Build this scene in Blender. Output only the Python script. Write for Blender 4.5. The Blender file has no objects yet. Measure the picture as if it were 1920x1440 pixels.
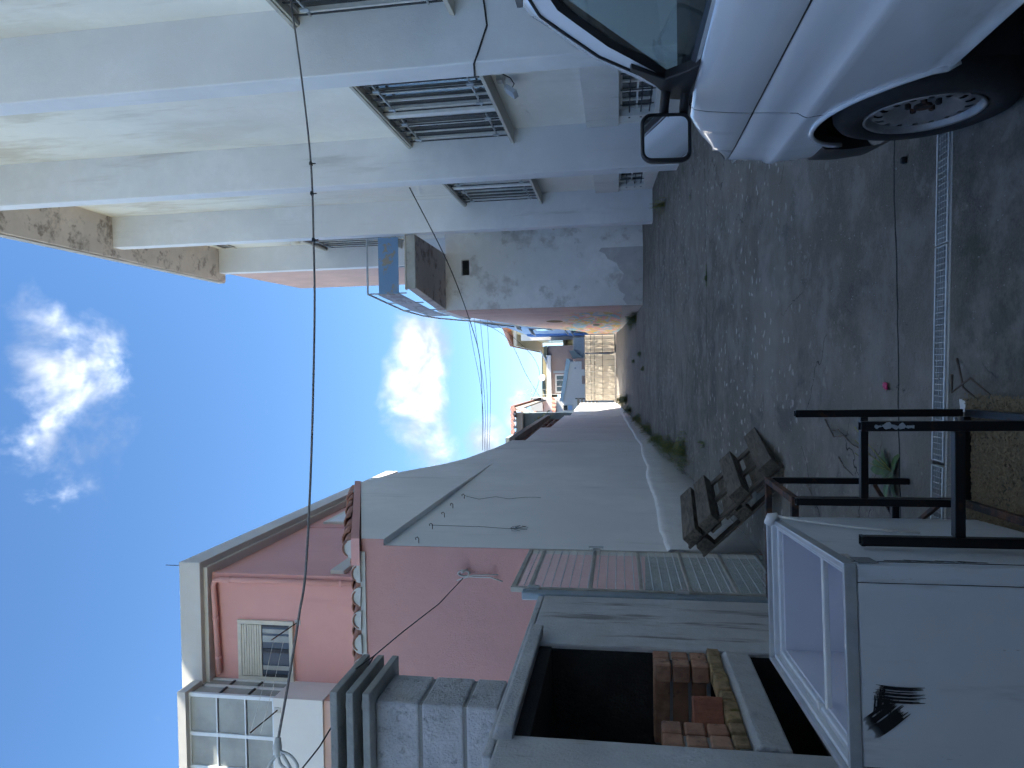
import bpy, bmesh, math, random
from mathutils import Vector, Matrix
random.seed(11)
S = bpy.context.scene
COL = S.collection
R_ = math.radians

# ---------------------------------------------------------------- camera (a phone held sideways: the picture is turned by 90 degrees)
F_PX, PITCH, YAW, ROLL = 1290.0, R_(8.86), R_(1.11), R_(0.78)
fw = Vector((-math.sin(YAW)*math.cos(PITCH), math.cos(YAW)*math.cos(PITCH), math.sin(PITCH)))
r0 = Vector((math.cos(YAW), math.sin(YAW), 0.0)); d0 = fw.cross(r0)
rt = r0*math.cos(ROLL) + d0*math.sin(ROLL); dn = d0*math.cos(ROLL) - r0*math.sin(ROLL)
cd = bpy.data.cameras.new('camera'); cam = bpy.data.objects.new('camera', cd); COL.objects.link(cam)
cd.sensor_fit = 'HORIZONTAL'; cd.sensor_width = 36.0; cd.lens = 36.0*F_PX/1920.0
cd.clip_start = 0.05; cd.clip_end = 3000.0
cam.matrix_world = Matrix(((dn.x, rt.x, -fw.x, 0), (dn.y, rt.y, -fw.y, 0), (dn.z, rt.z, -fw.z, 0), (0, 0, 0, 1)))
S.camera = cam

# ---------------------------------------------------------------- light
SUN_EL, SUN_AZ = R_(32.0), R_(-10.0)          # azimuth measured from +X (right) towards +Y (ahead)
sv = Vector((math.cos(SUN_EL)*math.cos(SUN_AZ), math.cos(SUN_EL)*math.sin(SUN_AZ), math.sin(SUN_EL)))
sl = bpy.data.lights.new('sun', 'SUN'); sl.energy = 3.4; sl.angle = R_(0.53); sl.color = (1.0, 0.93, 0.82)
so = bpy.data.objects.new('sun', sl); COL.objects.link(so)
so.rotation_euler = (-sv).to_track_quat('-Z', 'Y').to_euler(); so.location = (30, 20, 30)
S.view_settings.view_transform = 'Standard'; S.view_settings.look = 'None'
S.view_settings.gamma = 1.0; S.view_settings.exposure = 2.6; S.view_settings.use_curve_mapping = False

cy = S.cycles; cy.use_adaptive_sampling = True; cy.adaptive_threshold = 0.03; cy.adaptive_min_samples = 12; cy.max_bounces = 6; cy.diffuse_bounces = 5; cy.glossy_bounces = 4; cy.transmission_bounces = 4; cy.transparent_max_bounces = 8; cy.caustics_reflective = False; cy.caustics_refractive = False
world = bpy.data.worlds.new('World'); S.world = world; world.use_nodes = True
world.cycles.sampling_method = 'MANUAL'; world.cycles.sample_map_resolution = 512
wn, wl = world.node_tree.nodes, world.node_tree.links
wn.clear()
def WN(t, **kw):
    n = wn.new(t)
    for k, v in kw.items(): setattr(n, k, v)
    return n
def wmath(op, a, b=None, c=None, clamp=False):
    n = WN('ShaderNodeMath', operation=op); n.use_clamp = clamp
    for i, x in enumerate((a, b, c)):
        if x is None: continue
        if isinstance(x, (int, float)): n.inputs[i].default_value = x
        else: wl.new(x, n.inputs[i])
    return n.outputs[0]
wout = WN('ShaderNodeOutputWorld'); wbg = WN('ShaderNodeBackground'); wbg.inputs[1].default_value = 0.145
wl.new(wbg.outputs[0], wout.inputs[0])
sky = WN('ShaderNodeTexSky'); sky.sky_type = 'NISHITA'; sky.sun_disc = False
sky.sun_elevation = SUN_EL; sky.sun_rotation = math.pi/2 - SUN_AZ
sky.air_density = 1.0; sky.dust_density = 0.0; sky.ozone_density = 1.6; sky.altitude = 1600
tc = WN('ShaderNodeTexCoord')
def wdot(vec):
    n = WN('ShaderNodeVectorMath', operation='DOT_PRODUCT'); wl.new(tc.outputs['Generated'], n.inputs[0])
    n.inputs[1].default_value = vec; return n.outputs['Value']
def wnoise(scale, detail, rough, dist=0.0):
    n = WN('ShaderNodeTexNoise'); n.inputs['Scale'].default_value = scale; n.inputs['Detail'].default_value = detail
    n.inputs['Roughness'].default_value = rough; n.inputs['Distortion'].default_value = dist
    wl.new(tc.outputs['Generated'], n.inputs['Vector']); return n.outputs['Fac']
# cumulus banks: (azimuth right of +Y, elevation, half width, half height, weight) in degrees, all round the sky
CLOUDS = [(-3.0, 16.9, 4.8, 2.8, 1.55), (1.6, 16.2, 3.3, 2.4, 1.45), (-6.3, 16.0, 2.0, 2.4, 0.9), (-5.7, 11.2, 1.7, 1.5, 0.95),
          (-1.6, 7.8, 1.6, 1.2, 0.75), (1.8, 7.4, 2.0, 1.5, 0.8), (-3.4, 8.4, 1.3, 1.1, 0.78), (-1.0, 41.5, 5.5, 5.0, 0.70), (-7.5, 41.0, 4.0, 3.6, 0.66), (5.0, 43.5, 3.0, 2.5, 0.58),
          (50, 20, 24, 10, 1.2), (115, 24, 30, 13, 1.25), (180, 24, 32, 13, 1.25), (-115, 24, 30, 13, 1.25), (-55, 20, 22, 9, 1.2), (90, 55, 20, 13, 1.0), (-90, 55, 18, 12, 1.0), (180, 58, 24, 15, 1.1), (20, 84, 26, 20, 1.15)]  # banks out of view, added for brighter fill light in the lane
blob = None
for az, el, w, h, wt in CLOUDS:
    a, e = R_(az), R_(el)
    c = Vector((math.sin(a)*math.cos(e), math.cos(a)*math.cos(e), math.sin(e)))
    e1 = Vector((math.cos(a), -math.sin(a), 0)); e2 = c.cross(e1)
    if e2.z < 0: e2 = -e2
    fwd = wmath('MAXIMUM', wdot(c), 0.05)
    u = wmath('DIVIDE', wdot(e1/math.tan(R_(w))), fwd); v = wmath('DIVIDE', wdot(e2/math.tan(R_(h))), fwd)
    r2 = wmath('ADD', wmath('MULTIPLY', u, u), wmath('MULTIPLY', v, v))
    b = wmath('MULTIPLY', wmath('SUBTRACT', 1.0, wmath('MULTIPLY', r2, 0.5), clamp=True), wt)
    blob = b if blob is None else wmath('MAXIMUM', blob, b)
big = wnoise(9.0, 6.0, 0.56, 0.25); fine = wnoise(32.0, 3.0, 0.6)
dens = wmath('ADD', wmath('MULTIPLY', blob, 0.62), wmath('MULTIPLY', wmath('SUBTRACT', big, 0.5), 1.9))
dens = wmath('ADD', dens, wmath('MULTIPLY', wmath('SUBTRACT', fine, 0.5), 0.35))
cm = WN('ShaderNodeMapRange', interpolation_type='SMOOTHSTEP'); wl.new(dens, cm.inputs[0])
cm.inputs[1].default_value = 0.25; cm.inputs[2].default_value = 1.05
shade = WN('ShaderNodeMapRange'); wl.new(wnoise(11.0, 4.0, 0.55, 0.4), shade.inputs[0])
shade.inputs[1].default_value = 0.36; shade.inputs[2].default_value = 0.72; shade.inputs[3].default_value = 0.0; shade.inputs[4].default_value = 1.0
cc = WN('ShaderNodeMixRGB'); cc.inputs[1].default_value = (0.74, 0.82, 0.95, 1); cc.inputs[2].default_value = (5.0, 5.0, 4.95, 1)
wl.new(wmath('POWER', shade.outputs[0], 2.6), cc.inputs[0])
cmix = WN('ShaderNodeMixRGB'); wl.new(wmath('MULTIPLY', cm.outputs[0], 0.93), cmix.inputs[0])
hs = WN('ShaderNodeHueSaturation'); hs.inputs['Saturation'].default_value = 1.16; hs.inputs['Value'].default_value = 0.405; wl.new(sky.outputs[0], hs.inputs['Color']); wl.new(hs.outputs[0], cmix.inputs[1]); wl.new(cc.outputs[0], cmix.inputs[2])
wl.new(cmix.outputs[0], wbg.inputs[0])

# ---------------------------------------------------------------- helpers
def link(o): COL.objects.link(o); return o
def tag(o, label=None, cat=None, group=None, kind=None):
    if label: o['label'] = label
    if cat: o['category'] = cat
    if group: o['group'] = group
    if kind: o['kind'] = kind
    return o
def thing(name, label, cat, loc=(0, 0, 0), group=None):
    o = bpy.data.objects.new(name, None); link(o); o.location = loc; o.empty_display_size = 0.2
    return tag(o, label, cat, group)
def ppos(o):
    m = Matrix.Translation(o.location)
    return (ppos(o.parent) @ o.matrix_parent_inverse @ m) if (o.parent and o.type == 'EMPTY') else m
def setparent(o, p):
    if p is None: return o
    o.parent = p
    m = p.matrix_basis if p.parent is None else (p.parent.matrix_basis @ p.matrix_parent_inverse @ p.matrix_basis)
    o.matrix_parent_inverse = m.inverted()
    return o
def inst(name, mesh, parent=None, loc=(0, 0, 0), rot=(0, 0, 0), scale=(1, 1, 1), mat=None):
    o = bpy.data.objects.new(name, mesh); link(o); o.location = loc; o.rotation_euler = rot; o.scale = scale
    if parent is not None: setparent(o, parent)
    return o
class MB:
    def __init__(s): s.v = []; s.f = []
    def add(s, vs, fs):
        n = len(s.v); s.v += [tuple(p) for p in vs]; s.f += [tuple(i+n for i in q) for q in fs]; return s
    def hexa(s, p): return s.add(p, [(0, 3, 2, 1), (4, 5, 6, 7), (0, 1, 5, 4), (1, 2, 6, 5), (2, 3, 7, 6), (3, 0, 4, 7)])
    def box(s, x0, x1, y0, y1, z0, z1):
        return s.hexa([(x0, y0, z0), (x1, y0, z0), (x1, y1, z0), (x0, y1, z0), (x0, y0, z1), (x1, y0, z1), (x1, y1, z1), (x0, y1, z1)])
    def prism(s, poly, ax, lo, hi):
        n = len(poly)
        def P(a, b, c): return (c, a, b) if ax == 'x' else (a, c, b) if ax == 'y' else (a, b, c)
        vs = [P(a, b, lo) for a, b in poly] + [P(a, b, hi) for a, b in poly]
        return s.add(vs, [tuple(range(n))[::-1], tuple(range(n, 2*n))] + [(i, (i+1) % n, n+(i+1) % n, n+i) for i in range(n)])
    def bar(s, p, q, w, h, up=(0, 0, 1)):
        p, q = Vector(p), Vector(q); d = (q-p).normalized(); u = Vector(up)
        if abs(d.dot(u)) > 0.97: u = Vector((0, 1, 0))
        a = d.cross(u).normalized(); b = a.cross(d).normalized(); a *= w/2; b *= h/2
        return s.hexa([p-a-b, p+a-b, p+a+b, p-a+b, q-a-b, q+a-b, q+a+b, q-a+b])
    def tube(s, path, r, n=8, caps=True):
        path = [Vector(p) for p in path]; m = len(path); rs = r if isinstance(r, (list, tuple)) else [r]*m
        a = None; vs = []
        for i, p in enumerate(path):
            d = (path[min(i+1, m-1)] - path[max(i-1, 0)]).normalized()
            if a is None:
                u = Vector((0, 0, 1)) if abs(d.z) < 0.9 else Vector((1, 0, 0)); a = d.cross(u).normalized()
            a = (a - d*a.dot(d)).normalized(); b = d.cross(a)
            for k in range(n):
                t = 2*math.pi*k/n; vs.append(p + a*math.cos(t)*rs[i] + b*math.sin(t)*rs[i])
        fs = [(i*n+k, i*n+(k+1) % n, (i+1)*n+(k+1) % n, (i+1)*n+k) for i in range(m-1) for k in range(n)]
        if caps: fs += [tuple(range(n))[::-1], tuple(range((m-1)*n, m*n))]
        return s.add(vs, fs)
    def grid(s, rows, closed=False):
        n = len(rows[0]); vs = [p for r in rows for p in r]
        fs = []
        for i in range(len(rows)-1):
            for k in range(n-1 + (1 if closed else 0)):
                fs.append((i*n+k, i*n+(k+1) % n, (i+1)*n+(k+1) % n, (i+1)*n+k))
        return s.add(vs, fs)
    def mesh(s, name, mat=None, smooth=False, merge=0.0):
        me = bpy.data.meshes.new(name); bm = bmesh.new()
        vv = [bm.verts.new(p) for p in s.v]
        for q in s.f:
            q2 = []
            for i in q:
                if not q2 or q2[-1] != i: q2.append(i)
            try: bm.faces.new([vv[i] for i in q2])
            except ValueError: pass
        if merge: bmesh.ops.remove_doubles(bm, verts=bm.verts, dist=merge)
        bmesh.ops.dissolve_degenerate(bm, edges=bm.edges, dist=1e-6)
        bmesh.ops.recalc_face_normals(bm, faces=bm.faces)
        for f in bm.faces: f.smooth = smooth
        bm.to_mesh(me); bm.free()
        if mat: me.materials.append(mat)
        return me
    def build(s, name, mat, parent=None, smooth=False, bevel=0.0, merge=0.0, seg=2):
        o = bpy.data.objects.new(name, s.mesh(name, mat, smooth, merge)); link(o)
        if parent is not None: setparent(o, parent)
        if bevel:
            b = o.modifiers.new('bevel', 'BEVEL'); b.width = bevel; b.segments = seg; b.limit_method = 'ANGLE'; b.angle_limit = R_(35)
        if smooth == 'auto':
            pass
        return o
def gz(y):
    if y < 0: return -1.55 + 0.037*y
    if y > 38: return -1.55 + .037*38 + .0003*38*38 + (y-38)*0.012
    return -1.55 + .037*y + .0003*y*y

# ---------------------------------------------------------------- materials
class NT:
    def __init__(s, name):
        s.m = bpy.data.materials.new(name); s.m.use_nodes = True; s.t = s.m.node_tree; s.n = s.t.nodes; s.l = s.t.links
        s.b = s.n['Principled BSDF']; s.out = s.n['Material Output']
        s.pos = s.n.new('ShaderNodeNewGeometry').outputs['Position']
    def node(s, t, **kw):
        n = s.n.new(t)
        for k, v in kw.items(): setattr(n, k, v)
        return n
    def put(s, sock, x):
        if hasattr(x, 'links') or hasattr(x, 'is_linked'): s.l.new(x, sock)
        elif isinstance(x, tuple) and len(x) == 3 and sock.type == 'RGBA': sock.default_value = (*x, 1)
        else: sock.default_value = x
    def scaled(s, vec, sc, rot=(0, 0, 0), loc=(0, 0, 0)):
        n = s.node('ShaderNodeMapping'); s.put(n.inputs[0], vec); n.inputs['Scale'].default_value = sc; n.inputs['Rotation'].default_value = rot; n.inputs['Location'].default_value = loc
        return n.outputs[0]
    def noise(s, scale, detail=5, rough=0.55, vec=None, dist=0.0, col=False):
        n = s.node('ShaderNodeTexNoise'); s.put(n.inputs['Vector'], vec if vec is not None else s.pos)
        n.inputs['Scale'].default_value = scale; n.inputs['Detail'].default_value = min(detail, 4.5); n.inputs['Roughness'].default_value = rough; n.inputs['Distortion'].default_value = dist
        return n.outputs['Color' if col else 'Fac']
    def voro(s, scale, feature='F1', vec=None, out='Distance', rnd=1.0):
        n = s.node('ShaderNodeTexVoronoi'); n.feature = feature; s.put(n.inputs['Vector'], vec if vec is not None else s.pos)
        n.inputs['Scale'].default_value = scale; n.inputs['Randomness'].default_value = rnd; return n.outputs[out]
    def map(s, x, a, b, c=0.0, d=1.0):
        n = s.node('ShaderNodeMapRange', interpolation_type='SMOOTHSTEP'); s.put(n.inputs[0], x)
        for i, v in enumerate((a, b, c, d)): n.inputs[i+1].default_value = v
        return n.outputs[0]
    def math(s, op, a, b=None, clamp=False):
        n = s.node('ShaderNodeMath', operation=op); n.use_clamp = clamp; s.put(n.inputs[0], a)
        if b is not None: s.put(n.inputs[1], b)
        return n.outputs[0]
    def mix(s, f, a, b, mode='MIX'):
        n = s.node('ShaderNodeMixRGB', blend_type=mode); s.put(n.inputs[0], f); s.put(n.inputs[1], a); s.put(n.inputs[2], b); return n.outputs[0]
    def axis(s, i, vec=None):
        n = s.node('ShaderNodeSeparateXYZ'); s.put(n.inputs[0], vec if vec is not None else s.pos); return n.outputs[i]
    def rnd(s): return s.node('ShaderNodeObjectInfo').outputs['Random']
    def bump(s, h, strength=0.3, dist=0.02):
        n = s.node('ShaderNodeBump'); n.inputs['Strength'].default_value = strength; n.inputs['Distance'].default_value = dist
        s.put(n.inputs['Height'], h); s.l.new(n.outputs[0], s.b.inputs['Normal'])
    def set(s, col=None, rough=None, metal=None, **kw):
        if col is not None: s.put(s.b.inputs['Base Color'], col)
        if rough is not None: s.put(s.b.inputs['Roughness'], rough)
        if metal is not None: s.put(s.b.inputs['Metallic'], metal)
        for k, v in kw.items(): s.put(s.b.inputs[k.replace('_', ' ')], v)
        return s.m
def sc3(c, k): return tuple(min(1.0, x*k) for x in c)
def plaster(name, c, var=0.10, stain=(.25, .23, .20), amt=0.35, streak=True, rough=0.88, bump=0.25, scale=0.9, thr=(0.56, 0.74), extra=None):
    t = NT(name)
    a = t.mix(t.map(t.noise(scale, 7, .6), .3, .7), sc3(c, 1-var), sc3(c, 1+var*0.7))
    a = t.mix(t.map(t.noise(scale*7, 5, .6), .35, .7, 0, .5), a, sc3(c, 1-var*0.9))
    v = t.scaled(t.pos, (1.6, 1.6, .22)) if streak else t.pos
    st = t.math('MULTIPLY', t.map(t.noise(scale*1.7, 8, .65, v), thr[0], thr[1]), t.map(t.noise(scale*5, 5, .6, v), .35, .65))
    a = t.mix(t.math('MULTIPLY', st, amt), a, stain)
    if extra: a = extra(t, a)
    t.bump(t.math('ADD', t.noise(60, 4, .6), t.math('MULTIPLY', t.noise(6, 4, .6), 1.6)), bump, .012)
    return t.set(a, rough)
def simple(name, c, rough=0.5, metal=0.0, var=0.08, bump=0.0, scale=8.0, rnd=0.0, **kw):
    t = NT(name)
    a = t.mix(t.map(t.noise(scale, 5, .6), .3, .7), sc3(c, 1-var), sc3(c, 1+var))
    if rnd:
        a = t.mix(t.math('MULTIPLY', t.rnd(), rnd), a, sc3(c, .45))
    if bump: t.bump(t.noise(scale*6, 4, .6), bump, .01)
    return t.set(a, rough, metal, **kw)
def glass_dark(name, c=(.03, .035, .04), rough=.06):
    t = NT(name); t.bump(t.noise(1.3, 2, .5), .04, .02)
    return t.set(c, rough, 0.0, Specular_IOR_Level=.8)
def glass_clear(name, tint=(.72, .82, .82), refl=1.45):
    t = NT(name); t.n.remove(t.b)
    tr = t.node('ShaderNodeBsdfTransparent'); tr.inputs[0].default_value = (*tint, 1)
    gl = t.node('ShaderNodeBsdfGlossy'); gl.inputs['Roughness'].default_value = 0.01
    lw = t.node('ShaderNodeLayerWeight'); lw.inputs[0].default_value = 0.5
    k = t.math('ADD', t.math('MULTIPLY', t.math('POWER', lw.outputs['Facing'], 4.0), .9), (refl-1)*.1)
    mx = t.node('ShaderNodeMixShader'); t.l.new(k, mx.inputs[0]); t.l.new(tr.outputs[0], mx.inputs[1]); t.l.new(gl.outputs[0], mx.inputs[2])
    t.l.new(mx.outputs[0], t.out.inputs[0]); return t.m

M = {}
def yellowed(t, a):   # rain-stained upper wall
    v = t.scaled(t.pos, (1, 1.3, .35)); z = t.map(t.axis(2), 3.5, 12.0)
    k = t.math('MULTIPLY', t.map(t.noise(1.1, 8, .68, v), .45, .66), z)
    a = t.mix(t.math('MULTIPLY', z, .35), a, (.74, .68, .52))
    return t.mix(t.math('MULTIPLY', k, .55), a, (.42, .35, .24))
M['white_wall'] = plaster('white_wall', (.78, .78, .76), .06, (.36, .34, .31), .30)
M['bay_wall'] = plaster('bay_wall', (.79, .78, .73), .06, (.40, .36, .29), .6, extra=yellowed)
M['fin_wall'] = plaster('fin_wall', (.72, .73, .745), .08, (.40, .39, .38), .6, scale=.7)
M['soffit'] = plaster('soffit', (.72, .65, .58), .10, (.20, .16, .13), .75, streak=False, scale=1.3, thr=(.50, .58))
M['cornice'] = plaster('cornice', (.46, .43, .38), .12, (.16, .14, .12), .7, streak=False, scale=2.0)
M['plinth'] = plaster('plinth', (.70, .69, .66), .08, (.30, .26, .21), .7, scale=1.4)
M['pale_pink'] = plaster('pale_pink', (.62, .42, .36), .10, (.36, .25, .21), .5, scale=1.2)
M['annex_wall'] = plaster('annex_wall', (.86, .86, .855), .10, (.34, .31, .28), .5, streak=False, scale=.75, thr=(.5, .6))
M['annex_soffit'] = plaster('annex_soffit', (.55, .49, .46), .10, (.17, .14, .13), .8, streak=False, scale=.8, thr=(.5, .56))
M['raw_concrete'] = plaster('raw_concrete', (.40, .40, .38), .16, (.12, .12, .10), .7, streak=False, scale=2.5, bump=.5)
M['lane_wall'] = plaster('lane_wall', (.90, .90, .895), .07, (.46, .45, .43), .7, scale=.6, bump=.2)
M['lane_render'] = plaster('lane_render', (.89, .89, .885), .06, (.32, .31, .30), .4, streak=False, scale=3, bump=.6)
M['pink_wall'] = plaster('pink_wall', (.58, .315, .29), .06, (.36, .17, .17), .35, scale=.9, bump=.35)
M['pink_house'] = plaster('pink_house', (.70, .37, .34), .05, (.40, .19, .18), .3, scale=.6, bump=.15)
M['house_trim'] = plaster('house_trim', (.58, .56, .52), .05, (.38, .36, .32), .3, scale=.8)
M['house_white'] = plaster('house_white', (.72, .71, .69), .04, (.5, .48, .45), .2, scale=.8)
M['bbq_render'] = plaster('bbq_render', (.56, .56, .56), .14, (.16, .145, .13), .75, scale=2.2, bump=.6, thr=(.52, .62))
M['bbq_grey'] = plaster('bbq_grey', (.52, .52, .52), .16, (.15, .14, .14), .6, streak=False, scale=3, bump=.8)
M['block'] = plaster('pumice_block', (.50, .50, .51), .18, (.14, .14, .14), .6, streak=False, scale=6, bump=1.0, thr=(.54, .62))
M['mortar'] = plaster('mortar', (.27, .27, .26), .12, (.2, .2, .2), .5, streak=False, scale=5, bump=.7)
M['cap'] = plaster('cap_slab', (.35, .35, .325), .16, (.10, .10, .085), .7, streak=False, scale=5, bump=.5)
M['soot'] = plaster('soot', (.030, .030, .030), .4, (.085, .08, .075), .6, streak=False, scale=4, bump=.9)
M['alu_white'] = simple('alu_white', (.72, .72, .70), .4, 0, .05)
M['frame_cream'] = simple('frame_cream', (.60, .56, .47), .5, 0, .06)
M['alu_blue'] = simple('alu_blue', (.70, .75, .80), .35, 0, .03)
M['dark_rod'] = simple('dark_rod', (.045, .045, .05), .5, .4, .2)
M['dark_glass'] = glass_dark('dark_glass')
M['house_glass'] = glass_dark('house_glass', (.05, .07, .10), .05)
M['frosted'] = simple('frosted', (.34, .35, .33), .22, 0, .18, scale=1.2)
M['concrete_trim'] = plaster('concrete_trim', (.50, .47, .41), .08, (.25, .22, .18), .4, scale=3)
M['galv'] = simple('galv', (.46, .47, .47), .45, .7, .15, scale=14)
M['galv_light'] = simple('galv_light', (.52, .54, .54), .5, .35, .1, scale=10)
M['gate_paint'] = simple('gate_paint', (.40, .38, .33), .5, .2, .15, scale=9)
M['post_blue'] = simple('post_blue', (.32, .38, .41), .4, .35, .1, scale=6)
M['rope'] = simple('rope', (.20, .185, .18), .9, 0, .3, scale=60)
M['cable'] = simple('cable', (.02, .02, .022), .6)
M['wire'] = simple('wire', (.16, .17, .15), .5, .5, .2)
M['rubber'] = simple('rubber', (.022, .022, .024), .75, 0, .2, scale=30, bump=.1)
M['black_plastic'] = simple('black_plastic', (.018, .018, .02), .45, 0, .1, scale=30)
M['steel_wheel'] = simple('steel_wheel', (.32, .32, .325), .36, .4, .2, scale=12)
M['interior'] = simple('interior', (.09, .09, .095), .8, 0, .15, scale=12)
M['interior_lt'] = simple('interior_lt', (.20, .19, .185), .85, 0, .1, scale=8)
M['seat'] = simple('seat', (.035, .035, .037), .9, 0, .3, scale=25)
M['auto_glass'] = glass_clear('auto_glass')
M['mirror'] = simple('mirror', (.86, .88, .9), .015, 1.0, 0.0)
M['lens'] = glass_clear('lens', (.85, .85, .85), 1.6)
t = NT('van_paint')
pa = t.mix(t.map(t.noise(2.0, 5, .6), .3, .7), (.76, .80, .85), (.80, .84, .88))
low = t.math('MULTIPLY', t.map(t.axis(2), -.75, -1.1, 0, 1), t.map(t.noise(5, 6, .65, t.scaled(t.pos, (1, .6, 1.4))), .42, .75, 0, .5))
pa = t.mix(low, pa, (.30, .28, .25))
M['paint'] = t.set(pa, .22, 0.0, Coat_Weight=1.0, Coat_Roughness=.04)
t = NT('black_steel')
k = t.map(t.noise(16, 6, .7), .58, .72)
M['black_steel'] = t.set(t.mix(k, (.010, .010, .012), (.085, .038, .022)), t.map(k, 0, 1, .38, .8), .3)
t.bump(t.noise(80, 3, .6), .15, .004)
t = NT('rusty_steel')
k = t.map(t.noise(11, 7, .7), .40, .62)
M['rusty_steel'] = t.set(t.mix(k, (.020, .018, .018), t.mix(t.noise(40, 4, .7), (.06, .026, .015), (.17, .07, .035))), .75, .1)
def wood(name, c1, c2, ax):
    t = NT(name); sc = [9, 9, 9]; sc[ax] = 1.1
    tcn = t.node('ShaderNodeTexCoord').outputs['Object']
    r = t.rnd(); off = t.node('ShaderNodeCombineXYZ'); t.put(off.inputs[0], t.math('MULTIPLY', r, 9.0)); t.put(off.inputs[1], t.math('MULTIPLY', r, 5.0))
    va = t.node('ShaderNodeVectorMath', operation='ADD'); t.put(va.inputs[0], tcn); t.put(va.inputs[1], off.outputs[0])
    v = t.scaled(va.outputs[0], tuple(sc)); n = t.noise(4.0, 7, .65, v, .6)
    a = t.mix(t.map(n, .3, .7), c1, c2)
    a = t.mix(t.math('MULTIPLY', t.map(t.noise(3, 6, .6), .5, .72), .6), a, sc3(c1, .45))
    a = t.mix(t.math('MULTIPLY', r, .35), a, sc3(c2, .55))
    t.bump(n, .5, .006); return t.set(a, .9)
M['old_wood'] = wood('old_wood', (.050, .041, .033), (.17, .145, .113), 1)
M['old_wood_x'] = wood('old_wood_x', (.048, .038, .030), (.15, .125, .095), 0)
t = NT('brick_red'); k = t.rnd()
a = t.mix(k, (.38, .20, .125), (.46, .27, .18)); a = t.mix(t.map(t.noise(14, 6, .65), .35, .7), a, (.29, .15, .10))
a = t.mix(t.map(t.noise(9, 5, .6), .60, .72), a, (.03, .025, .022)); t.bump(t.noise(50, 5, .65), .5, .006); M['brick_red'] = t.set(a, .92)
t = NT('brick_fire'); k = t.rnd()
a = t.mix(k, (.40, .27, .13), (.32, .21, .12)); a = t.mix(t.map(t.noise(12, 6, .65), .4, .7), a, (.15, .10, .045)); a = t.mix(t.map(t.noise(8, 5, .6), .62, .7), a, (.19, .15, .035))
t.bump(t.noise(50, 5, .65), .5, .006); M['brick_fire'] = t.set(a, .92)
M['terracotta'] = simple('terracotta', (.40, .20, .145), .85, 0, .25, .4, scale=9, rnd=.5)
M['hollow_brick'] = simple('hollow_brick', (.36, .135, .08), .85, 0, .2, .4, scale=12)
M['tile_dark'] = simple('tile_dark', (.20, .10, .08), .9, 0, .35, .4, scale=4, rnd=.5)
M['plug'] = plaster('mortar_plug', (.56, .56, .54), .1, (.25, .24, .22), .5, streak=False, scale=5)
t = NT('enamel')
a = t.mix(t.map(t.noise(2.5, 4, .6), .3, .7), (.66, .69, .72), (.73, .755, .78))
v = t.scaled(t.pos, (5, 5, .8))
a = t.mix(t.math('MULTIPLY', t.map(t.noise(2.2, 4, .7, v), .55, .75), .45), a, (.36, .33, .28))
a = t.mix(t.map(t.noise(30, 4, .7, t.scaled(t.pos, (1, 1, .25))), .69, .74, 0, .55), a, (.22, .20, .17))
t.bump(t.noise(3.0, 2, .5), .10, .02); M['enamel'] = t.set(a, t.map(t.noise(6, 4, .6), .3, .7, .28, .5))
M['enamel_in'] = simple('enamel_in', (.62, .63, .70), .4, 0, .03, scale=3)
M['alu_trim'] = simple('alu_trim', (.55, .56, .57), .35, .55, .1, scale=10)
M['black_tar'] = simple('black_tar', (.006, .006, .007), .35, 0, .3, scale=50)
M['sticker'] = simple('sticker', (.20, .21, .22), .5, 0, .15, scale=80)
M['sticker_w'] = simple('sticker_w', (.5, .45, .42), .5, 0, .25, scale=90)
M['tape_grey'] = simple('tape_grey', (.38, .42, .46), .5)
M['leaf'] = simple('leaf', (.055, .115, .025), .55, 0, .4, scale=14, rnd=.3)
M['leaf_dry'] = simple('leaf_dry', (.24, .23, .06), .6, 0, .4, scale=14)
M['twig'] = simple('twig', (.12, .095, .075), .9, 0, .3, scale=20)
M['pink_plastic'] = simple('pink_plastic', (.45, .012, .10), .4)
M['white_plastic'] = simple('white_plastic', (.70, .70, .68), .45)

# ================================================================ GROUND
t = NT('ground_concrete')
p2 = t.pos
base = t.mix(t.map(t.noise(.55, 8, .62), .36, .64), (.096, .090, .077), (.176, .165, .142))
base = t.mix(t.map(t.noise(2.6, 8, .66), .42, .68, 0, .8), base, (.22, .21, .195))
base = t.mix(t.map(t.noise(1.5, 8, .7, None, .5), .54, .68, 0, .75), base, (.058, .057, .056))
base = t.mix(t.map(t.noise(5.5, 7, .7), .57, .68, 0, .5), base, (.23, .22, .205))
base = t.mix(t.map(t.noise(90, 3, .6), .40, .75, 0, .55), base, (.19, .18, .165))
# pale droppings and lime spots, in drifts
wv = t.node('ShaderNodeVectorMath', operation='ADD'); t.put(wv.inputs[0], t.pos)
dv = t.node('ShaderNodeVectorMath', operation='SCALE'); t.put(dv.inputs[0], t.noise(6, 3, .6, col=True)); dv.inputs['Scale'].default_value = .16; t.put(wv.inputs[1], dv.outputs[0])
drift = t.map(t.noise(.45, 4, .6), .34, .52)
near = t.map(t.axis(1), 4.0, 6.6)
sp = t.math('MULTIPLY', t.map(t.voro(7.0, 'F1', wv.outputs[0]), .21, .14), t.math('MULTIPLY', drift, near))
sp2 = t.math('MULTIPLY', t.map(t.voro(11, 'F1', wv.outputs[0]), .16, .10), t.map(t.noise(.8, 3, .6), .5, .6))
base = t.mix(t.math('MULTIPLY', sp, .8), base, (.40, .39, .37))
base = t.mix(t.math('MULTIPLY', sp2, .5), base, (.32, .31, .29))
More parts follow.
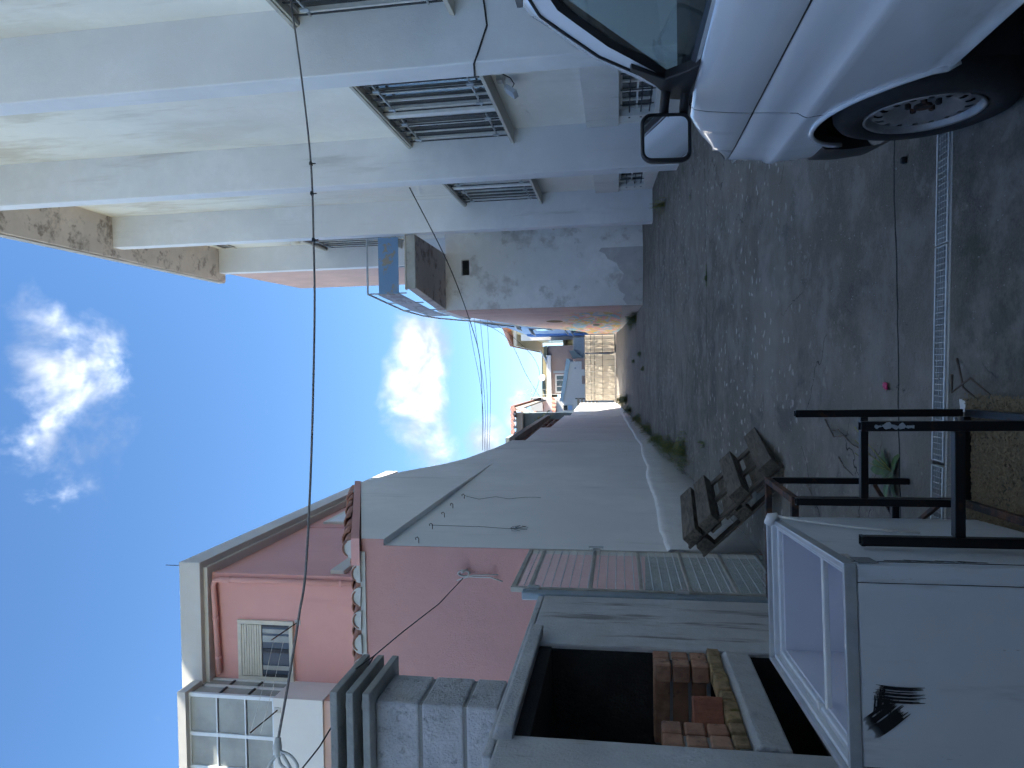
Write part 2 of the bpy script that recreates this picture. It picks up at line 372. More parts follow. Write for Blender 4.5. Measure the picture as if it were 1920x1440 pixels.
# cracks
wv2 = t.node('ShaderNodeVectorMath', operation='ADD'); t.put(wv2.inputs[0], t.pos)
dv2 = t.node('ShaderNodeVectorMath', operation='SCALE'); t.put(dv2.inputs[0], t.noise(1.4, 7, .65, col=True)); dv2.inputs['Scale'].default_value = .5; t.put(wv2.inputs[1], dv2.outputs[0])
crack = t.math('MULTIPLY', t.map(t.voro(.9, 'DISTANCE_TO_EDGE', wv2.outputs[0]), .0042, .0012), t.map(t.noise(.7, 3, .5), .52, .60))
# pour joint running across the lane and a construction joint further up
yj = t.math('ADD', t.axis(1), t.math('MULTIPLY', t.noise(1.0, 6, .6), .16))
def joint(y, w): return t.map(t.math('ABSOLUTE', t.math('SUBTRACT', yj, y)), w, w*.4)
j = t.math('MAXIMUM', joint(3.86, .010), t.math('MAXIMUM', joint(9.6, .012), joint(15.5, .02)))
crack = t.math('MAXIMUM', crack, j)
base = t.mix(crack, base, (.018, .018, .018))
# mossy, dirtier strip by the building and in the near yard
moss = t.math('MULTIPLY', t.map(t.axis(0), 2.2, 3.4), t.map(t.noise(2.2, 6, .7), .45, .68))
base = t.mix(t.math('MULTIPLY', moss, .7), base, (.060, .062, .022))
ny = t.math('MULTIPLY', t.map(t.axis(1), 3.35, 3.2), t.map(t.noise(5, 6, .7), .45, .65))
base = t.mix(t.math('MULTIPLY', ny, .6), base, (.040, .048, .034))
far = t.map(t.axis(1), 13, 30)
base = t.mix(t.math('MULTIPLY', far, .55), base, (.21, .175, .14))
t.bump(t.math('SUBTRACT', t.math('ADD', t.math('MULTIPLY', t.noise(2.2, 6, .6), 3.0), t.noise(45, 5, .65)), t.math('MULTIPLY', crack, 4.0)), .55, .012)
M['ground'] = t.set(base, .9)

SL0, SL1, SLK = 3.285, 3.405, -.050           # drain slot
ys = [-40, -20, -10, -5, -2, 0, 1, 2, 2.6, 3.0, SL0, SL1, 3.8, 4.4] + [5+i*0.5 for i in range(70)] + [41, 44, 48, 55, 65, 80, 110, 160, 260, 450, 800]
xs = [-800, -300, -100, -40, -15, -8, -4, -3, -2, -1.62, -1, -.5, 0, .5, 1, 1.5, 2, 2.5, 2.9, 3.5, 5, 10, 20, 50, 120, 300, 800]
mb = MB(); idx = {}
for i, y in enumerate(ys):
    for k, x in enumerate(xs):
        w = max(0.0, 1-abs(y-3.345)/2.5); yy = y + SLK*max(-4, min(4, x))*w
        dz = (0.012*math.sin(x*1.7+y*.9)+0.01*math.sin(y*2.3-x)) if (abs(x) < 5 and 6 < y < 36) else 0
        idx[i, k] = len(mb.v); mb.v.append((x, yy, gz(y)+dz))
for i in range(len(ys)-1):
    for k in range(len(xs)-1):
        if ys[i] == SL0 and -1.7 <= xs[k] and xs[k+1] <= 2.95: continue
        mb.f.append((idx[i, k], idx[i, k+1], idx[i+1, k+1], idx[i+1, k]))
tag(mb.build('ground', M['ground'], smooth=True), kind='structure')

# drain channel with its galvanised grates
zc = gz(3.345)
def slot(x, y): return (x, y + SLK*x)
mb = MB()
for (a, b) in (((SL0-.02), SL0+.0), (SL1, SL1+.02)):
    x0, x1 = -1.62, 2.9
    mb.hexa([(x0, a+SLK*x0, zc-.14), (x1, a+SLK*x1, zc-.14), (x1, b+SLK*x1, zc-.14), (x0, b+SLK*x0, zc-.14),
             (x0, a+SLK*x0, zc-.001), (x1, a+SLK*x1, zc-.001), (x1, b+SLK*x1, zc-.001), (x0, b+SLK*x0, zc-.001)])
mb.hexa([(-1.62, SL0-.02-SLK*1.62, zc-.16), (2.9, SL0-.02+SLK*2.9, zc-.16), (2.9, SL1+.02+SLK*2.9, zc-.16), (-1.62, SL1+.02-SLK*1.62, zc-.16),
         (-1.62, SL0-.02-SLK*1.62, zc-.14), (2.9, SL0-.02+SLK*2.9, zc-.14), (2.9, SL1+.02+SLK*2.9, zc-.14), (-1.62, SL1+.02-SLK*1.62, zc-.14)])
tag(mb.build('drain_channel', M['raw_concrete']), kind='structure')
segs = [(-1.60, -.462, 'galvanised drain grate beside the freezer, leftmost piece of the channel'),
        (-.440, .522, 'galvanised drain grate in mid-lane between the table legs and the van wheel'),
        (.530, 1.50, 'galvanised drain grate running in under the white van'), (1.51, 2.88, 'galvanised drain grate on the far side of the van by the white building')]
for x0, x1, lab in segs:
    g = thing('drain_grate', lab, 'drain grate', (x0, SL0+SLK*x0, zc), 'drain grates in the channel')
    fr = MB(); z0, z1 = zc-.022, zc+.006
    def sb(m, xa, xb, ya, yb, za=z0, zb=z1):
        m.hexa([(xa, ya+SLK*xa, za), (xb, ya+SLK*xb, za), (xb, yb+SLK*xb, za), (xa, yb+SLK*xa, za), (xa, ya+SLK*xa, zb), (xb, ya+SLK*xb, zb), (xb, yb+SLK*xb, zb), (xa, yb+SLK*xa, zb)])
    sb(fr, x0, x1, SL0+.001, SL0+.013); sb(fr, x0, x1, SL1-.013, SL1-.001); sb(fr, x0, x0+.004, SL0+.014, SL1-.014); sb(fr, x1-.004, x1, SL0+.014, SL1-.014)
    fr.build('frame', M['galv_light'], g)
    br = MB(); n = int((x1-x0)/.0262)
    for i in range(1, n):
        xx = x0 + (x1-x0)*i/n; sb(br, xx-.0016, xx+.0016, SL0+.0135, SL1-.0135, z0+.004, z1-.003)
    for q in (1, 2, 3):
        yy = SL0+.013 + (SL1-SL0-.026)*q/4; sb(br, x0+.005, x1-.005, yy-.0015, yy+.0015, z0+.006, z1-.001)
    br.build('grid_bars', M['galv_light'], g)
    mb = MB()

# ================================================================ RIGHT: LONG WHITE APARTMENT BUILDING
XW, XF = 4.32, 3.50
bld = thing('apartment_building', 'long tall white apartment building with deep vertical fins, right side of the lane', 'building', (4.3, 8, gz(8)))
TOP = 13.46
FINS = [(-5.9, -5.54), (-1.35, -.99), (3.18, 3.54), (7.72, 8.09), (12.22, 12.57), (16.76, 17.10), (21.75, 22.10)]
mb = MB()
mb.box(XW, 14, -8, 22.1, .51, TOP-.002)
mb.build('wall', M['bay_wall'], bld)
for a, b in FINS:
    mb = MB(); mb.box(XF, XW+.1, a, b, gz(a)-.4, TOP-.003); mb.build('fin', M['fin_wall'], bld, bevel=.018)
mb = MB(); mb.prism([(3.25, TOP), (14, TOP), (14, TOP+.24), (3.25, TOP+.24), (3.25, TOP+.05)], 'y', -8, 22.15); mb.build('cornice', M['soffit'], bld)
mb = MB(); mb.box(3.21, 3.55, -8, 22.2, TOP+.06, TOP+.30); mb.box(3.6, 14, -8, 22.2, TOP+.245, TOP+.9); mb.box(4.4, 14, -8, 20, TOP+.901, TOP+1.9); mb.build('roof_edge_sun_block', M['cornice'], bld)  # set-back top block is unseen, added to keep sun off the tall house
# end of the building, painted pale pink on the street side
mb = MB(); mb.prism([(22.103, gz(22)-.5), (26.45, gz(26)-.5), (26.45, 12.75), (22.103, 13.25)], 'x', 3.50, 14); mb.build('end_wall', M['pale_pink'], bld)
# lower walls and basement openings
def bay_low(a, b, win):
    zt, zb = -.06, -.64
    m = MB(); zg = gz(a)-.4
    if win:
        w0, w1 = win
        m.box(4.27, 14, a, w0, zg, .51); m.box(4.27, 14, w1, b, zg, .51); m.box(4.27, 14, w0, w1, zt, .51); m.box(4.27, 14, w0, w1, zg, zb); m.box(4.50, 14, w0, w1, zb, zt)
    else: m.box(4.27, 14, a, b, zg, .51)
    m.build('plinth', M['plinth'], bld)
    # shallow projecting panel above the opening
    m = MB(); m.box(4.235, 4.269, a+.002, b-.002, zt+.001, .505); m.build('plinth_band', M['plinth'], bld, bevel=.008)
    if not win: return
    w0, w1 = win
    W = MB(); W.box(4.38, 4.42, w0, w1, zb, zb+.05); W.box(4.38, 4.42, w0, w1, zt-.05, zt)
    n = 5
    for i in range(n+1):
        yy = w0+.025 + (w1-w0-.05)*i/n; W.box(4.38, 4.42, yy-.025, yy+.025, zb+.051, zt-.051)
    fr = W.build('basement_window', M['alu_white'], bld)
    for i in range(n):
        ya = w0+.05+(w1-w0-.05)*i/n; yb = w0+(w1-w0-.05)*(i+1)/n
        for (za, zz) in ((zb+.05, (zb+zt)/2-.015), ((zb+zt)/2+.015, zt-.05)):
            p = MB(); p.box(4.415, 4.43, ya, yb, za, zz); p.build('pane', M['dark_glass'], fr)
        p = MB(); p.box(4.38, 4.42, ya, yb, (zb+zt)/2-.014, (zb+zt)/2+.014); p.build('glazing_bar', M['alu_white'], fr)
    for zz in (zt-.17, zt-.36, zt-.50):
        p = MB(); p.tube([(4.33, w0-.12, zz), (4.33, w1+.12, zz)], .011, 6); p.tube([(4.262, w0-.12, zz), (4.335, w0-.12, zz)], .02, 6); p.tube([(4.262, w1+.08, zz), (4.335, w1+.08, zz)], .02, 6)
        p.build('security_bar', M['dark_rod'], fr)
    for yy in [w0+.3+i*.6 for i in range(int((w1-w0-.3)/.6)+1)]:
        p = MB(); p.tube([(4.315, yy, zb+.02), (4.315, yy, zt-.02)], .009, 6); p.build('security_bar', M['dark_rod'], fr)
bays = [(FINS[i][1], FINS[i+1][0]) for i in range(len(FINS)-1)]
for i, (a, b) in enumerate(bays):
    bay_low(a+.001, b-.001, (a+1.9, b-.35) if i in (2, 3, 4, 5) else None)
mb = MB(); mb.box(XW+.02, 14, -8, FINS[0][0], gz(-8)-.5, .51); mb.build('plinth', M['plinth'], bld)
# strip windows between the fins: sill, lintel, three casements with bars
def strip_window(a, b, z0, z1, n=3, cm='frame_cream'):
    w = MB(); w.box(4.08, XW, a, b, z1, z1+.05); w.box(4.10, 4.16, a, b, z1-.03, z1-.001); root = w.build('window', M['concrete_trim'], bld)
    w = MB(); w.prism([(4.04, z0-.06), (XW, z0-.06), (XW, z0+.02), (4.06, z0)], 'y', a+.002, b-.002); w.build('sill', M['concrete_trim'], root, bevel=.006)
    L = (b-a)/n
    for i in range(n):
        ya, yb = a+L*i, a+L*(i+1)
        if i > 0:
            w = MB(); w.box(4.15, 4.30, ya-.07, ya+.07, z0+.021, z1-.002); w.build('mullion', M['alu_white'], root, bevel=.006)
        ya2, yb2 = ya+(.075 if i else .01), yb-(.075 if i < n-1 else .01)
        w = MB(); w.box(4.295, 4.315, ya2, yb2, z0+.02, z1-.002); w.build('pane', M['dark_glass'], root)
        w = MB(); f = .035
        w.box(4.24, 4.294, ya2, ya2+f, z0+.021, z1-.003); w.box(4.24, 4.294, yb2-f, yb2, z0+.021, z1-.003); w.box(4.24, 4.294, ya2+f, yb2-f, z0+.021, z0+.021+f); w.box(4.24, 4.294, ya2+f, yb2-f, z1-.003-f, z1-.003)
        for k in range(1, 4):
            yy = ya2+(yb2-ya2)*k/4; w.box(4.25, 4.292, yy-.018, yy+.018, z0+.021+f, z1-.003-f)
        w.build('casement_frame', M['alu_white'], root)
        for k in range(5):
            yy = ya2+.10+(yb2-ya2-.2)*k/4
            w = MB(); w.tube([(4.17, yy, z0+.02), (4.17, yy, z1-.002)], .012, 6); w.build('security_bar', M['dark_rod'], root)
        for zz in (z0+.22, z1-.22):
            w = MB(); w.box(4.150, 4.188, ya2+.08, yb2-.08, zz-.010, zz+.010); w.build('bar_bracket', M['galv'], root)
            for yy in (ya2+.25, yb2-.25):
                w = MB(); w.box(4.130, 4.149, yy-.03, yy+.03, zz-.05, zz+.05); w.build('hinge_plate', M['tape_grey'], root)
for i, (a, b) in enumerate(bays):
    if i in (1, 2, 3, 4): strip_window(a+.004, b-.004, 1.85, 3.70)
strip_window(bays[5][0]+.004, bays[5][1]-.004, 1.85, 3.70)
strip_window(bays[5][0]+.004, bays[5][1]-.004, 7.0, 9.55, 3)
for y0, y1 in ((17.9, 18.9), (19.2, 20.2), (20.5, 21.5)):
    w = MB(); w.box(4.29, XW, y0, y1, 12.7, 13.05); v = w.build('vent_window', M['dark_glass'], bld)
    w = MB(); w.box(4.27, 4.289, y0-.05, y1+.05, 12.65, 12.70); w.box(4.27, 4.289, y0-.05, y1+.05, 13.05, 13.10); w.build('vent_frame', M['concrete_trim'], v)
# bulkhead lamp, floodlight, cable
lamp = thing('wall_lamp', 'small round off-white bulkhead lamp high on the white building above the blue terrace railing', 'lamp', (4.30, 21.0, 10.3))
mb = MB(); rows = []
for i in range(6):
    a = math.pi/2*i/5; rows.append([(4.30-.13*math.sin(a), 21.0+.17*math.cos(a)*math.cos(q*math.pi/8), 10.3+.17*math.cos(a)*math.sin(q*math.pi/8)) for q in range(16)])
mb.grid(rows, True); mb.build('diffuser', M['frame_cream'], lamp, smooth=True)
mb = MB(); mb.tube([(4.325, 21, 10.3), (4.296, 21, 10.3)], .19, 18); mb.build('base', M['concrete_trim'], lamp)
fl = thing('floodlight', 'small grey floodlight fixed under the window sill of the white building', 'floodlight', (4.25, 10.0, 1.62))
mb = MB(); mb.hexa([(4.02, 9.93, 1.47), (4.06, 9.93, 1.41), (4.06, 10.17, 1.41), (4.02, 10.17, 1.47), (4.12, 9.93, 1.60), (4.16, 9.93, 1.55), (4.16, 10.17, 1.55), (4.12, 10.17, 1.60)]); mb.build('lamp_body', M['tape_grey'], fl, bevel=.006)
mb = MB(); mb.box(4.245, 4.318, 9.99, 10.11, 1.60, 1.72); mb.bar((4.15, 9.96, 1.57), (4.27, 9.98, 1.63), .015, .03); mb.bar((4.15, 10.14, 1.57), (4.27, 10.12, 1.63), .015, .03); mb.build('bracket', M['galv'], fl)
mb = MB(); mb.tube([(4.09, 10.05, 1.53), (4.17, 9.98, 1.45), (4.24, 9.93, 1.50), (4.30, 9.9, 1.62), (4.315, 9.85, 1.75)], .008, 6); mb.build('lead', M['cable'], fl)
cb = MB(); cb.tube([(4.31, 3.6, 1.40), (4.30, 4.6, 1.36), (4.30, 6.0, 1.40), (4.28, 7.0, 1.47), (4.25, 7.70, 1.46), (3.9, 7.708, 1.42), (3.6, 7.708, 1.53), (3.487, 7.72, 1.58), (3.487, 8.05, 1.64), (3.52, 8.10, 1.66), (4.1, 8.1, 1.70)], .011, 6)
tag(cb.build('wall_cable', M['cable'], smooth=True), 'black cable running along the white building and round its nearest visible fin', 'cable')

M['patch'] = plaster('patch_render', (.60, .60, .60), .14, (.30, .29, .27), .7, streak=False, scale=1.6)
# ================================================================ ANNEX WITH TERRACE, OUTSIDE STAIR AND MURAL
ann = thing('stair_annex', 'weathered grey annex with terrace, outside stair and painted mural at the lane edge', 'building', (2.6, 20, gz(20)))
YA = 19.9
HX0, HX1, HZ0, HZ1 = 2.84, 3.30, 4.32, 4.55
mb = MB(); zg = gz(YA)-.5
mb.box(1.82, HX0, YA, 21.6, zg, 5.03); mb.box(HX1, XF-.002, YA, 21.6, zg, 5.03); mb.box(HX0, HX1, YA, 21.6, zg, HZ0); mb.box(HX0, HX1, YA, 21.6, HZ1, 5.03); mb.box(HX0, HX1, YA+.3, 21.6, HZ0, HZ1)
mb.box(XF-.002, XW+.05, YA+.002, 21.7, zg, 5.03)
mb.build('front_wall', M['annex_wall'], ann)
mb = MB(); mb.box(HX0+.003, HX1-.003, YA+.15, YA+.29, HZ0+.003, HZ1-.003); mb.build('vent_hole', M['soot'], ann)
mb = MB(); zp = gz(YA)
mb.prism([(1.83, zp-.2), (3.47, zp-.2), (3.47, zp+1.15), (3.38, zp+1.22), (3.30, zp+1.05), (3.16, zp+.98), (3.02, zp+.72), (2.86, zp+.66), (2.72, zp+.52), (2.55, zp+.58), (2.42, zp+.70), (2.24, zp+.66), (2.12, zp+.50), (1.98, zp+.56), (1.83, zp+.44)], 'y', YA-.010, YA-.001)
mb.build('patch_render', M['patch'], ann)
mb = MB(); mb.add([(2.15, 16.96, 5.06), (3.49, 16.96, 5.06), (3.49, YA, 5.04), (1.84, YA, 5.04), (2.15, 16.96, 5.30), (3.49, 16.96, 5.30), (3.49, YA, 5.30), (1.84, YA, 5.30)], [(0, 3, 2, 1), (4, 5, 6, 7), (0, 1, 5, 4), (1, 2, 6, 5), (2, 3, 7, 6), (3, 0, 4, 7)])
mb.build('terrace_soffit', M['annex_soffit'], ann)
mb = MB(); mb.box(2.13, 3.495, 16.90, 16.957, 5.07, 5.30); mb.build('terrace_edge', M['raw_concrete'], ann)
mb = MB(); mb.box(2.11, 3.495, 16.87, 16.99, 5.301, 5.335); mb.build('edge_drip', M['concrete_trim'], ann)
mb = MB(); mb.box(1.80, XF-.003, YA, 23.3, 5.032, 5.31); mb.build('terrace_slab', M['annex_wall'], ann)
# railing: front and street side
rl = MB(); rl.tube([(3.46, 16.97, 6.36), (2.03, 16.97, 6.36), (1.86, YA, 6.36), (1.86, 22.0, 6.36), (1.86, 23.2, 6.15), (1.90, 33.0, 2.20)], .026, 8)
rail = rl.build('railing', M['tape_grey'], ann, smooth=True)
for p, z0, z1 in [((2.03, 16.97), 5.33, 6.36), ((2.7, 16.97), 5.33, 5.5), ((3.44, 16.97), 5.33, 6.36), ((1.93, 18.4), 5.3, 6.36), ((1.86, YA+.05), 5.3, 6.36), ((1.86, 22.0), 5.3, 6.36)]:
    m = MB(); m.tube([(p[0], p[1], z0), (p[0], p[1], z1)], .02, 6); m.build('post', M['tape_grey'], rail)
t = NT('blue_panel'); k = t.map(t.noise(3.2, 8, .7, None, .4), .54, .60)
a = t.mix(t.noise(2, 4), (.10, .21, .38), (.15, .27, .44)); M['blue_panel'] = t.set(t.mix(k, a, (.24, .22, .18)), .5)
t = NT('grey_panel'); k = t.map(t.noise(2.4, 8, .7, t.scaled(t.pos, (1, .5, 1.5)), .4), .52, .60)
M['grey_panel'] = t.set(t.mix(k, (.40, .37, .40), (.24, .20, .20)), .6)
m = MB(); m.box(2.02, 3.45, 16.93, 16.955, 5.52, 6.05); m.build('panel', M['blue_panel'], rail)['label'] = 'chipped blue sheet panel on the terrace front'
m = MB(); m.hexa([(1.995, 16.99, 5.5), (2.015, 16.99, 5.5), (1.86, YA, 5.5), (1.84, YA, 5.5), (1.995, 16.99, 6.08), (2.015, 16.99, 6.08), (1.86, YA, 6.08), (1.84, YA, 6.08)]); m.build('panel', M['grey_panel'], rail)
m = MB(); m.box(1.835, 1.853, YA+.02, 22.0, 5.5, 6.08); m.build('panel', M['grey_panel'], rail)
# stair side wall with mural
t = NT('mural')
z = t.axis(2); y = t.axis(1)
pk = t.mix(t.map(t.noise(.8, 6, .6), .3, .7), (.68, .42, .36), (.74, .52, .45))
pk = t.mix(t.map(t.noise(2.5, 7, .7, t.scaled(t.pos, (1, 1, .4))), .56, .68, 0, .6), pk, (.42, .27, .22))
vc = t.scaled(t.pos, (1, .55, 2.2)); n1 = t.noise(1.3, 3, .5, vc, .8, True)
sep = t.node('ShaderNodeSeparateColor'); t.put(sep.inputs[0], n1)
mc = t.mix(t.map(sep.outputs[0], .44, .50), (.60, .52, .40), (.60, .38, .08)); mc = t.mix(t.map(sep.outputs[1], .50, .54), mc, (.22, .40, .52)); mc = t.mix(t.map(sep.outputs[2], .54, .58), mc, (.60, .26, .24)); mc = t.mix(t.map(t.noise(2.1, 3, .5, vc), .60, .63), mc, (.26, .42, .16))
top = t.math('ADD', t.math('MULTIPLY', t.math('SUBTRACT', y, 20.5), .12), 1.15)
zone = t.math('MULTIPLY', t.map(t.math('SUBTRACT', z, top), .5, -.2), t.map(y, 21.0, 22.5)); zone = t.math('MULTIPLY', zone, t.map(t.noise(1.2, 5, .6, vc), .36, .48))
col = t.mix(t.math('MULTIPLY', zone, .95), pk, mc)
col = t.mix(t.map(z, -.05, -.15, 0, .9), col, (.50, .46, .42))
t.bump(t.noise(30, 4), .3, .01); M['mural'] = t.set(col, .88)
prof = [(YA-.0, 5.03), (21.65, 5.03), (23.2, 4.72), (26.0, 4.02), (29.2, 3.02), (33.0, 1.56), (35.3, 1.50), (35.3, gz(35)-.5), (YA, gz(YA)-.5)]
m = MB(); m.prism(prof, 'x', 1.795, 1.815)
m.v = [(x, y, z) for x, y, z in m.v]; m.build('mural_wall', M['mural'], ann)
m = MB(); m.prism([(y, z-.004) for y, z in prof[1:7]] + [(35.3, gz(35)-.5), (21.61, gz(21)-.5)], 'x', 1.8155, 2.02); m.build('stair_parapet', M['annex_wall'], ann)
m = MB(); st = [(21.61, gz(21)-.5), (21.61, 5.02)]; yy, zz = 23.3, 5.02; n = 22
for i in range(n):
    st.append((yy, zz)); zz -= .207; st.append((yy, zz)); yy += .42
st += [(yy, gz(33)-.5)]
m.prism(st, 'x', 2.0205, 3.49); m.build('steps', M['raw_concrete'], ann)
for (y0, y1, z0, z1, c) in ((24.7, 25.9, 2.02, 2.62, 'hat_paint'), (27.3, 28.6, .74, 1.02, 'hat_paint2')):
    pts = [(y0+(y1-y0)*(.5+.5*math.cos(a*math.pi/8)), (z0+z1)/2+(z1-z0)/2*math.sin(a*math.pi/8)) for a in range(16)]
    m = MB(); m.prism(pts, 'x', 1.788, 1.794); m.build('painted_patch', simple(c, (.20, .11, .03) if c == 'hat_paint' else (.10, .11, .07), .9), ann)

# ================================================================ LEFT: WHITE LANE WALL
XL = -1.75
lane = thing('lane_wall', 'long white rendered wall stepping down along the left of the lane', 'wall', (XL, 12, gz(12)))
prof = [(6.66, gz(6)-.5), (6.66, 2.62), (10.13, 3.98), (11.5, 3.76), (12.6, 3.36), (13.5, 3.09), (15.3, 2.84), (17.12, 2.69), (17.14, 2.36), (20.9, 2.40), (20.92, 2.11), (26.4, 2.10), (26.42, 1.88), (33.2, 2.00), (35.35, 1.98), (35.35, gz(35)-.5)]
m = MB(); m.prism(prof, 'x', XL-.25, XL); m.build('wall', M['lane_wall'], lane, bevel=.012)
up = [(6.652, 2.375), (9.5, 2.378), (12.75, 2.39), (12.6, 3.35), (11.5, 3.755), (10.13, 3.975), (6.652, 2.615)]
m = MB(); fx = {12.75: XL+.002, 12.6: XL+.002, 11.5: XL+.03, 9.5: XL+.06}
n = len(up); vs = [(XL-.012, y, z) for y, z in up] + [(fx.get(y, XL+.07), y, z) for y, z in up]
m.add(vs, [tuple(range(n))[::-1], tuple(range(n, 2*n))] + [(i, (i+1) % n, n+(i+1) % n, n+i) for i in range(n)]); m.build('upper_wall', M['lane_wall'], lane)
m = MB(); m.box(XL-.001, XL+.0685, 6.640, 6.6515, 2.378, 2.612); m.build('upper_wall_end', M['pink_wall'], lane)
# irregular render ridge and thicker foot
random.seed(3); m = MB(); rows = []
for i in range(140):
    y = 6.68 + i*.165
    zt_ = -.46 + .016*math.sin(i*.31)+.010*random.uniform(-1, 1) - (.02 if y > 12 else 0) + max(0, (y-16))*.035
    d = .016+.010*random.random()
    if y > 24: d *= max(.1, (30-y)/6)
    zb_ = gz(y)-.25
    rows.append([(XL-.05, y, zt_+.05), (XL+d*.6, y, zt_+.025), (XL+d*1.15, y, zt_-.01), (XL+d, y, zt_-.07), (XL+d*.7, y, zt_-.16), (XL+d*.6, y, zb_), (XL-.05, y, zb_)])
m.grid(rows); m.build('foot_render', M['lane_render'], lane, smooth=True)
for yj_, zj_ in ((17.13, 2.33), (20.91, 2.09), (26.41, 1.86)):
    m = MB(); m.box(XL-.01, XL+.006, yj_-.022, yj_+.022, gz(yj_)+.1, zj_); m.build('joint', M['plinth'], lane)
m = MB(); m.box(XL-.28, XL+.03, 35.36, 35.75, gz(35)-.4, 2.02); m.build('end_pier', M['house_white'], lane, bevel=.01)
# hooks and old ties on the wall
hk = [(9.23, 2.13), (8.57, 2.13), (8.02, 2.10), (7.41, 2.08), (6.78, 2.05)]
for (y, z), lab in zip(hk, ('farthest of the five wall hooks under the ledge of the white wall', 'second farthest wall hook under the ledge of the white wall', 'middle wall hook under the ledge of the white wall', 'second nearest wall hook under the ledge of the white wall, wire hanging from it', 'nearest wall hook under the ledge, beside the pink wall')):
    m = MB(); m.tube([(XL-.02, y, z), (XL+.05, y, z), (XL+.065, y, z+.015), (XL+.055, y, z+.035), (XL+.035, y, z+.03)], .0045, 6)
    tag(m.build('wall_hook', M['rusty_steel'], smooth=True), lab[0:], 'hook', 'hooks on the white wall')
m = MB(); m.tube([(XL+.045, 9.22, 2.13), (XL+.02, 9.1, 1.9), (XL+.02, 9.3, 1.7), (XL+.02, 9.15, 1.5), (XL+.02, 9.28, 1.3), (XL+.02, 9.3, 1.15), (XL+.03, 9.2, 1.07)], .0032, 5)
tag(m.build('loose_wire', M['wire'], smooth=True), 'thin loose wire dangling from the farthest hook on the white wall', 'wire')
m = MB(); m.tube([(XL+.045, 7.41, 2.09), (XL+.02, 7.5, 1.85), (XL+.02, 7.48, 1.5), (XL+.02, 7.42, 1.25), (XL+.03, 7.38, 1.15)], .0032, 5)
for k in range(7):
    a = k*.9; m.tube([(XL+.03, 7.39, 1.16), (XL+.04, 7.39+.10*math.cos(a), 1.10+.09*math.sin(a)), (XL+.03, 7.39+.12*math.cos(a+.8), 1.10+.10*math.sin(a+.7))], .003, 4)
tag(m.build('loose_wire', M['wire'], smooth=True), 'thin greenish wire ending in a frayed knot on the white wall', 'wire')

M['dado'] = plaster('dado_paint', (.17, .20, .19), .15, (.09, .10, .09), .6, scale=1.5)
# ================================================================ LOW PINK HOUSE WITH TILED ROOF
low = thing('low_pink_house', 'low dusky pink house with a clay tile roof beside the lane wall', 'house', (-4, 7, gz(7)))
YP = 6.65
m = MB(); m.box(-7.5, XL-.001, YP, 17.0, gz(6)-.6, 2.615); m.build('wall', M['pink_wall'], low)
m = MB(); m.box(-3.2, XL-.003, YP-.012, YP-.001, gz(6)-.3, -.22); m.build('dado', M['dado'], low)
RS = math.atan2(3.98-2.62, 10.13-6.65)
m = MB(); m.prism([(YP+.005, 2.66), (10.13, 3.985), (14.0, 2.80), (14.0, 2.72), (10.13, 3.90), (YP+.005, 2.616)], 'x', -7.5, XL-.002); roof = m.build('roof', M['terracotta'], low)
m = MB(); m.prism([(YP-.07, 2.61), (10.13, 3.975), (10.13, 4.07), (YP-.07, 2.70)], 'x', XL-.19, XL+.085); m.build('verge_board', M['pink_house'], roof)
tm = MB(); Lt = .46; rows = []
for j in range(3):
    yy = Lt*j/2; rr = .088 - .016*j/2
    rows.append([(rr*math.cos(math.pi*k/8), yy, rr*math.sin(math.pi*k/8)*.95) for k in range(9)])
for r, yy in ((.072, Lt), (.056, Lt/2), (.074, 0.0)):
    pass
tm.grid(rows); rows2 = [[(x*.85, y, z*.85-.004) for x, y, z in r] for r in rows]; n0 = len(tm.v); tm.grid(rows2)
tm.f += [(k, k+1, n0+k+1, n0+k) for k in range(8)]
tile = tm.mesh('roof_tile', M['terracotta'], True)
pm = MB(); pm.add([(0, 0, 0)] + [(.093*math.cos(math.pi*k/10), 0, .097*math.sin(math.pi*k/10)) for k in range(11)] + [(0, .08, 0)] + [(.085*math.cos(math.pi*k/10), .08, .09*math.sin(math.pi*k/10)) for k in range(11)],
       [(0, k+1, k+2) for k in range(10)] + [(k+1, k+2, 14+k, 13+k) for k in range(10)] + [(0, 1, 13, 12), (0, 11, 23, 12)])
plug = pm.mesh('eave_plug', M['plug'], False)
random.seed(5)
c, s_ = math.cos(RS), math.sin(RS); ncol = 23
for i in range(ncol):
    x = XL-.03 - i*.242
    for j in range(9):
        y0 = YP-.045 + j*.40*c; z0 = 2.625 + j*.40*s_ + (.09 if i == 0 else .0) + .012*(j % 2) + random.uniform(-.004, .004)
        inst('roof_tile', tile, roof, (x+random.uniform(-.012, .012), y0, z0), (RS-.03, 0, random.uniform(-.03, .03)))
    if i > 0: inst('eave_plug', plug, roof, (x, YP-.055, 2.616), (0, random.uniform(-.08, .08), random.uniform(-.05, .05)), (1.05, 1, 1.0))
    else: inst('eave_plug', plug, roof, (x, YP-.055, 2.68), (0, .1, 0), (1.05, 1, 1.1))
m = MB(); m.box(-7.5, XL-.06, YP-.02, YP-.001, 2.575, 2.625); m.build('eave_mortar', M['plug'], roof)
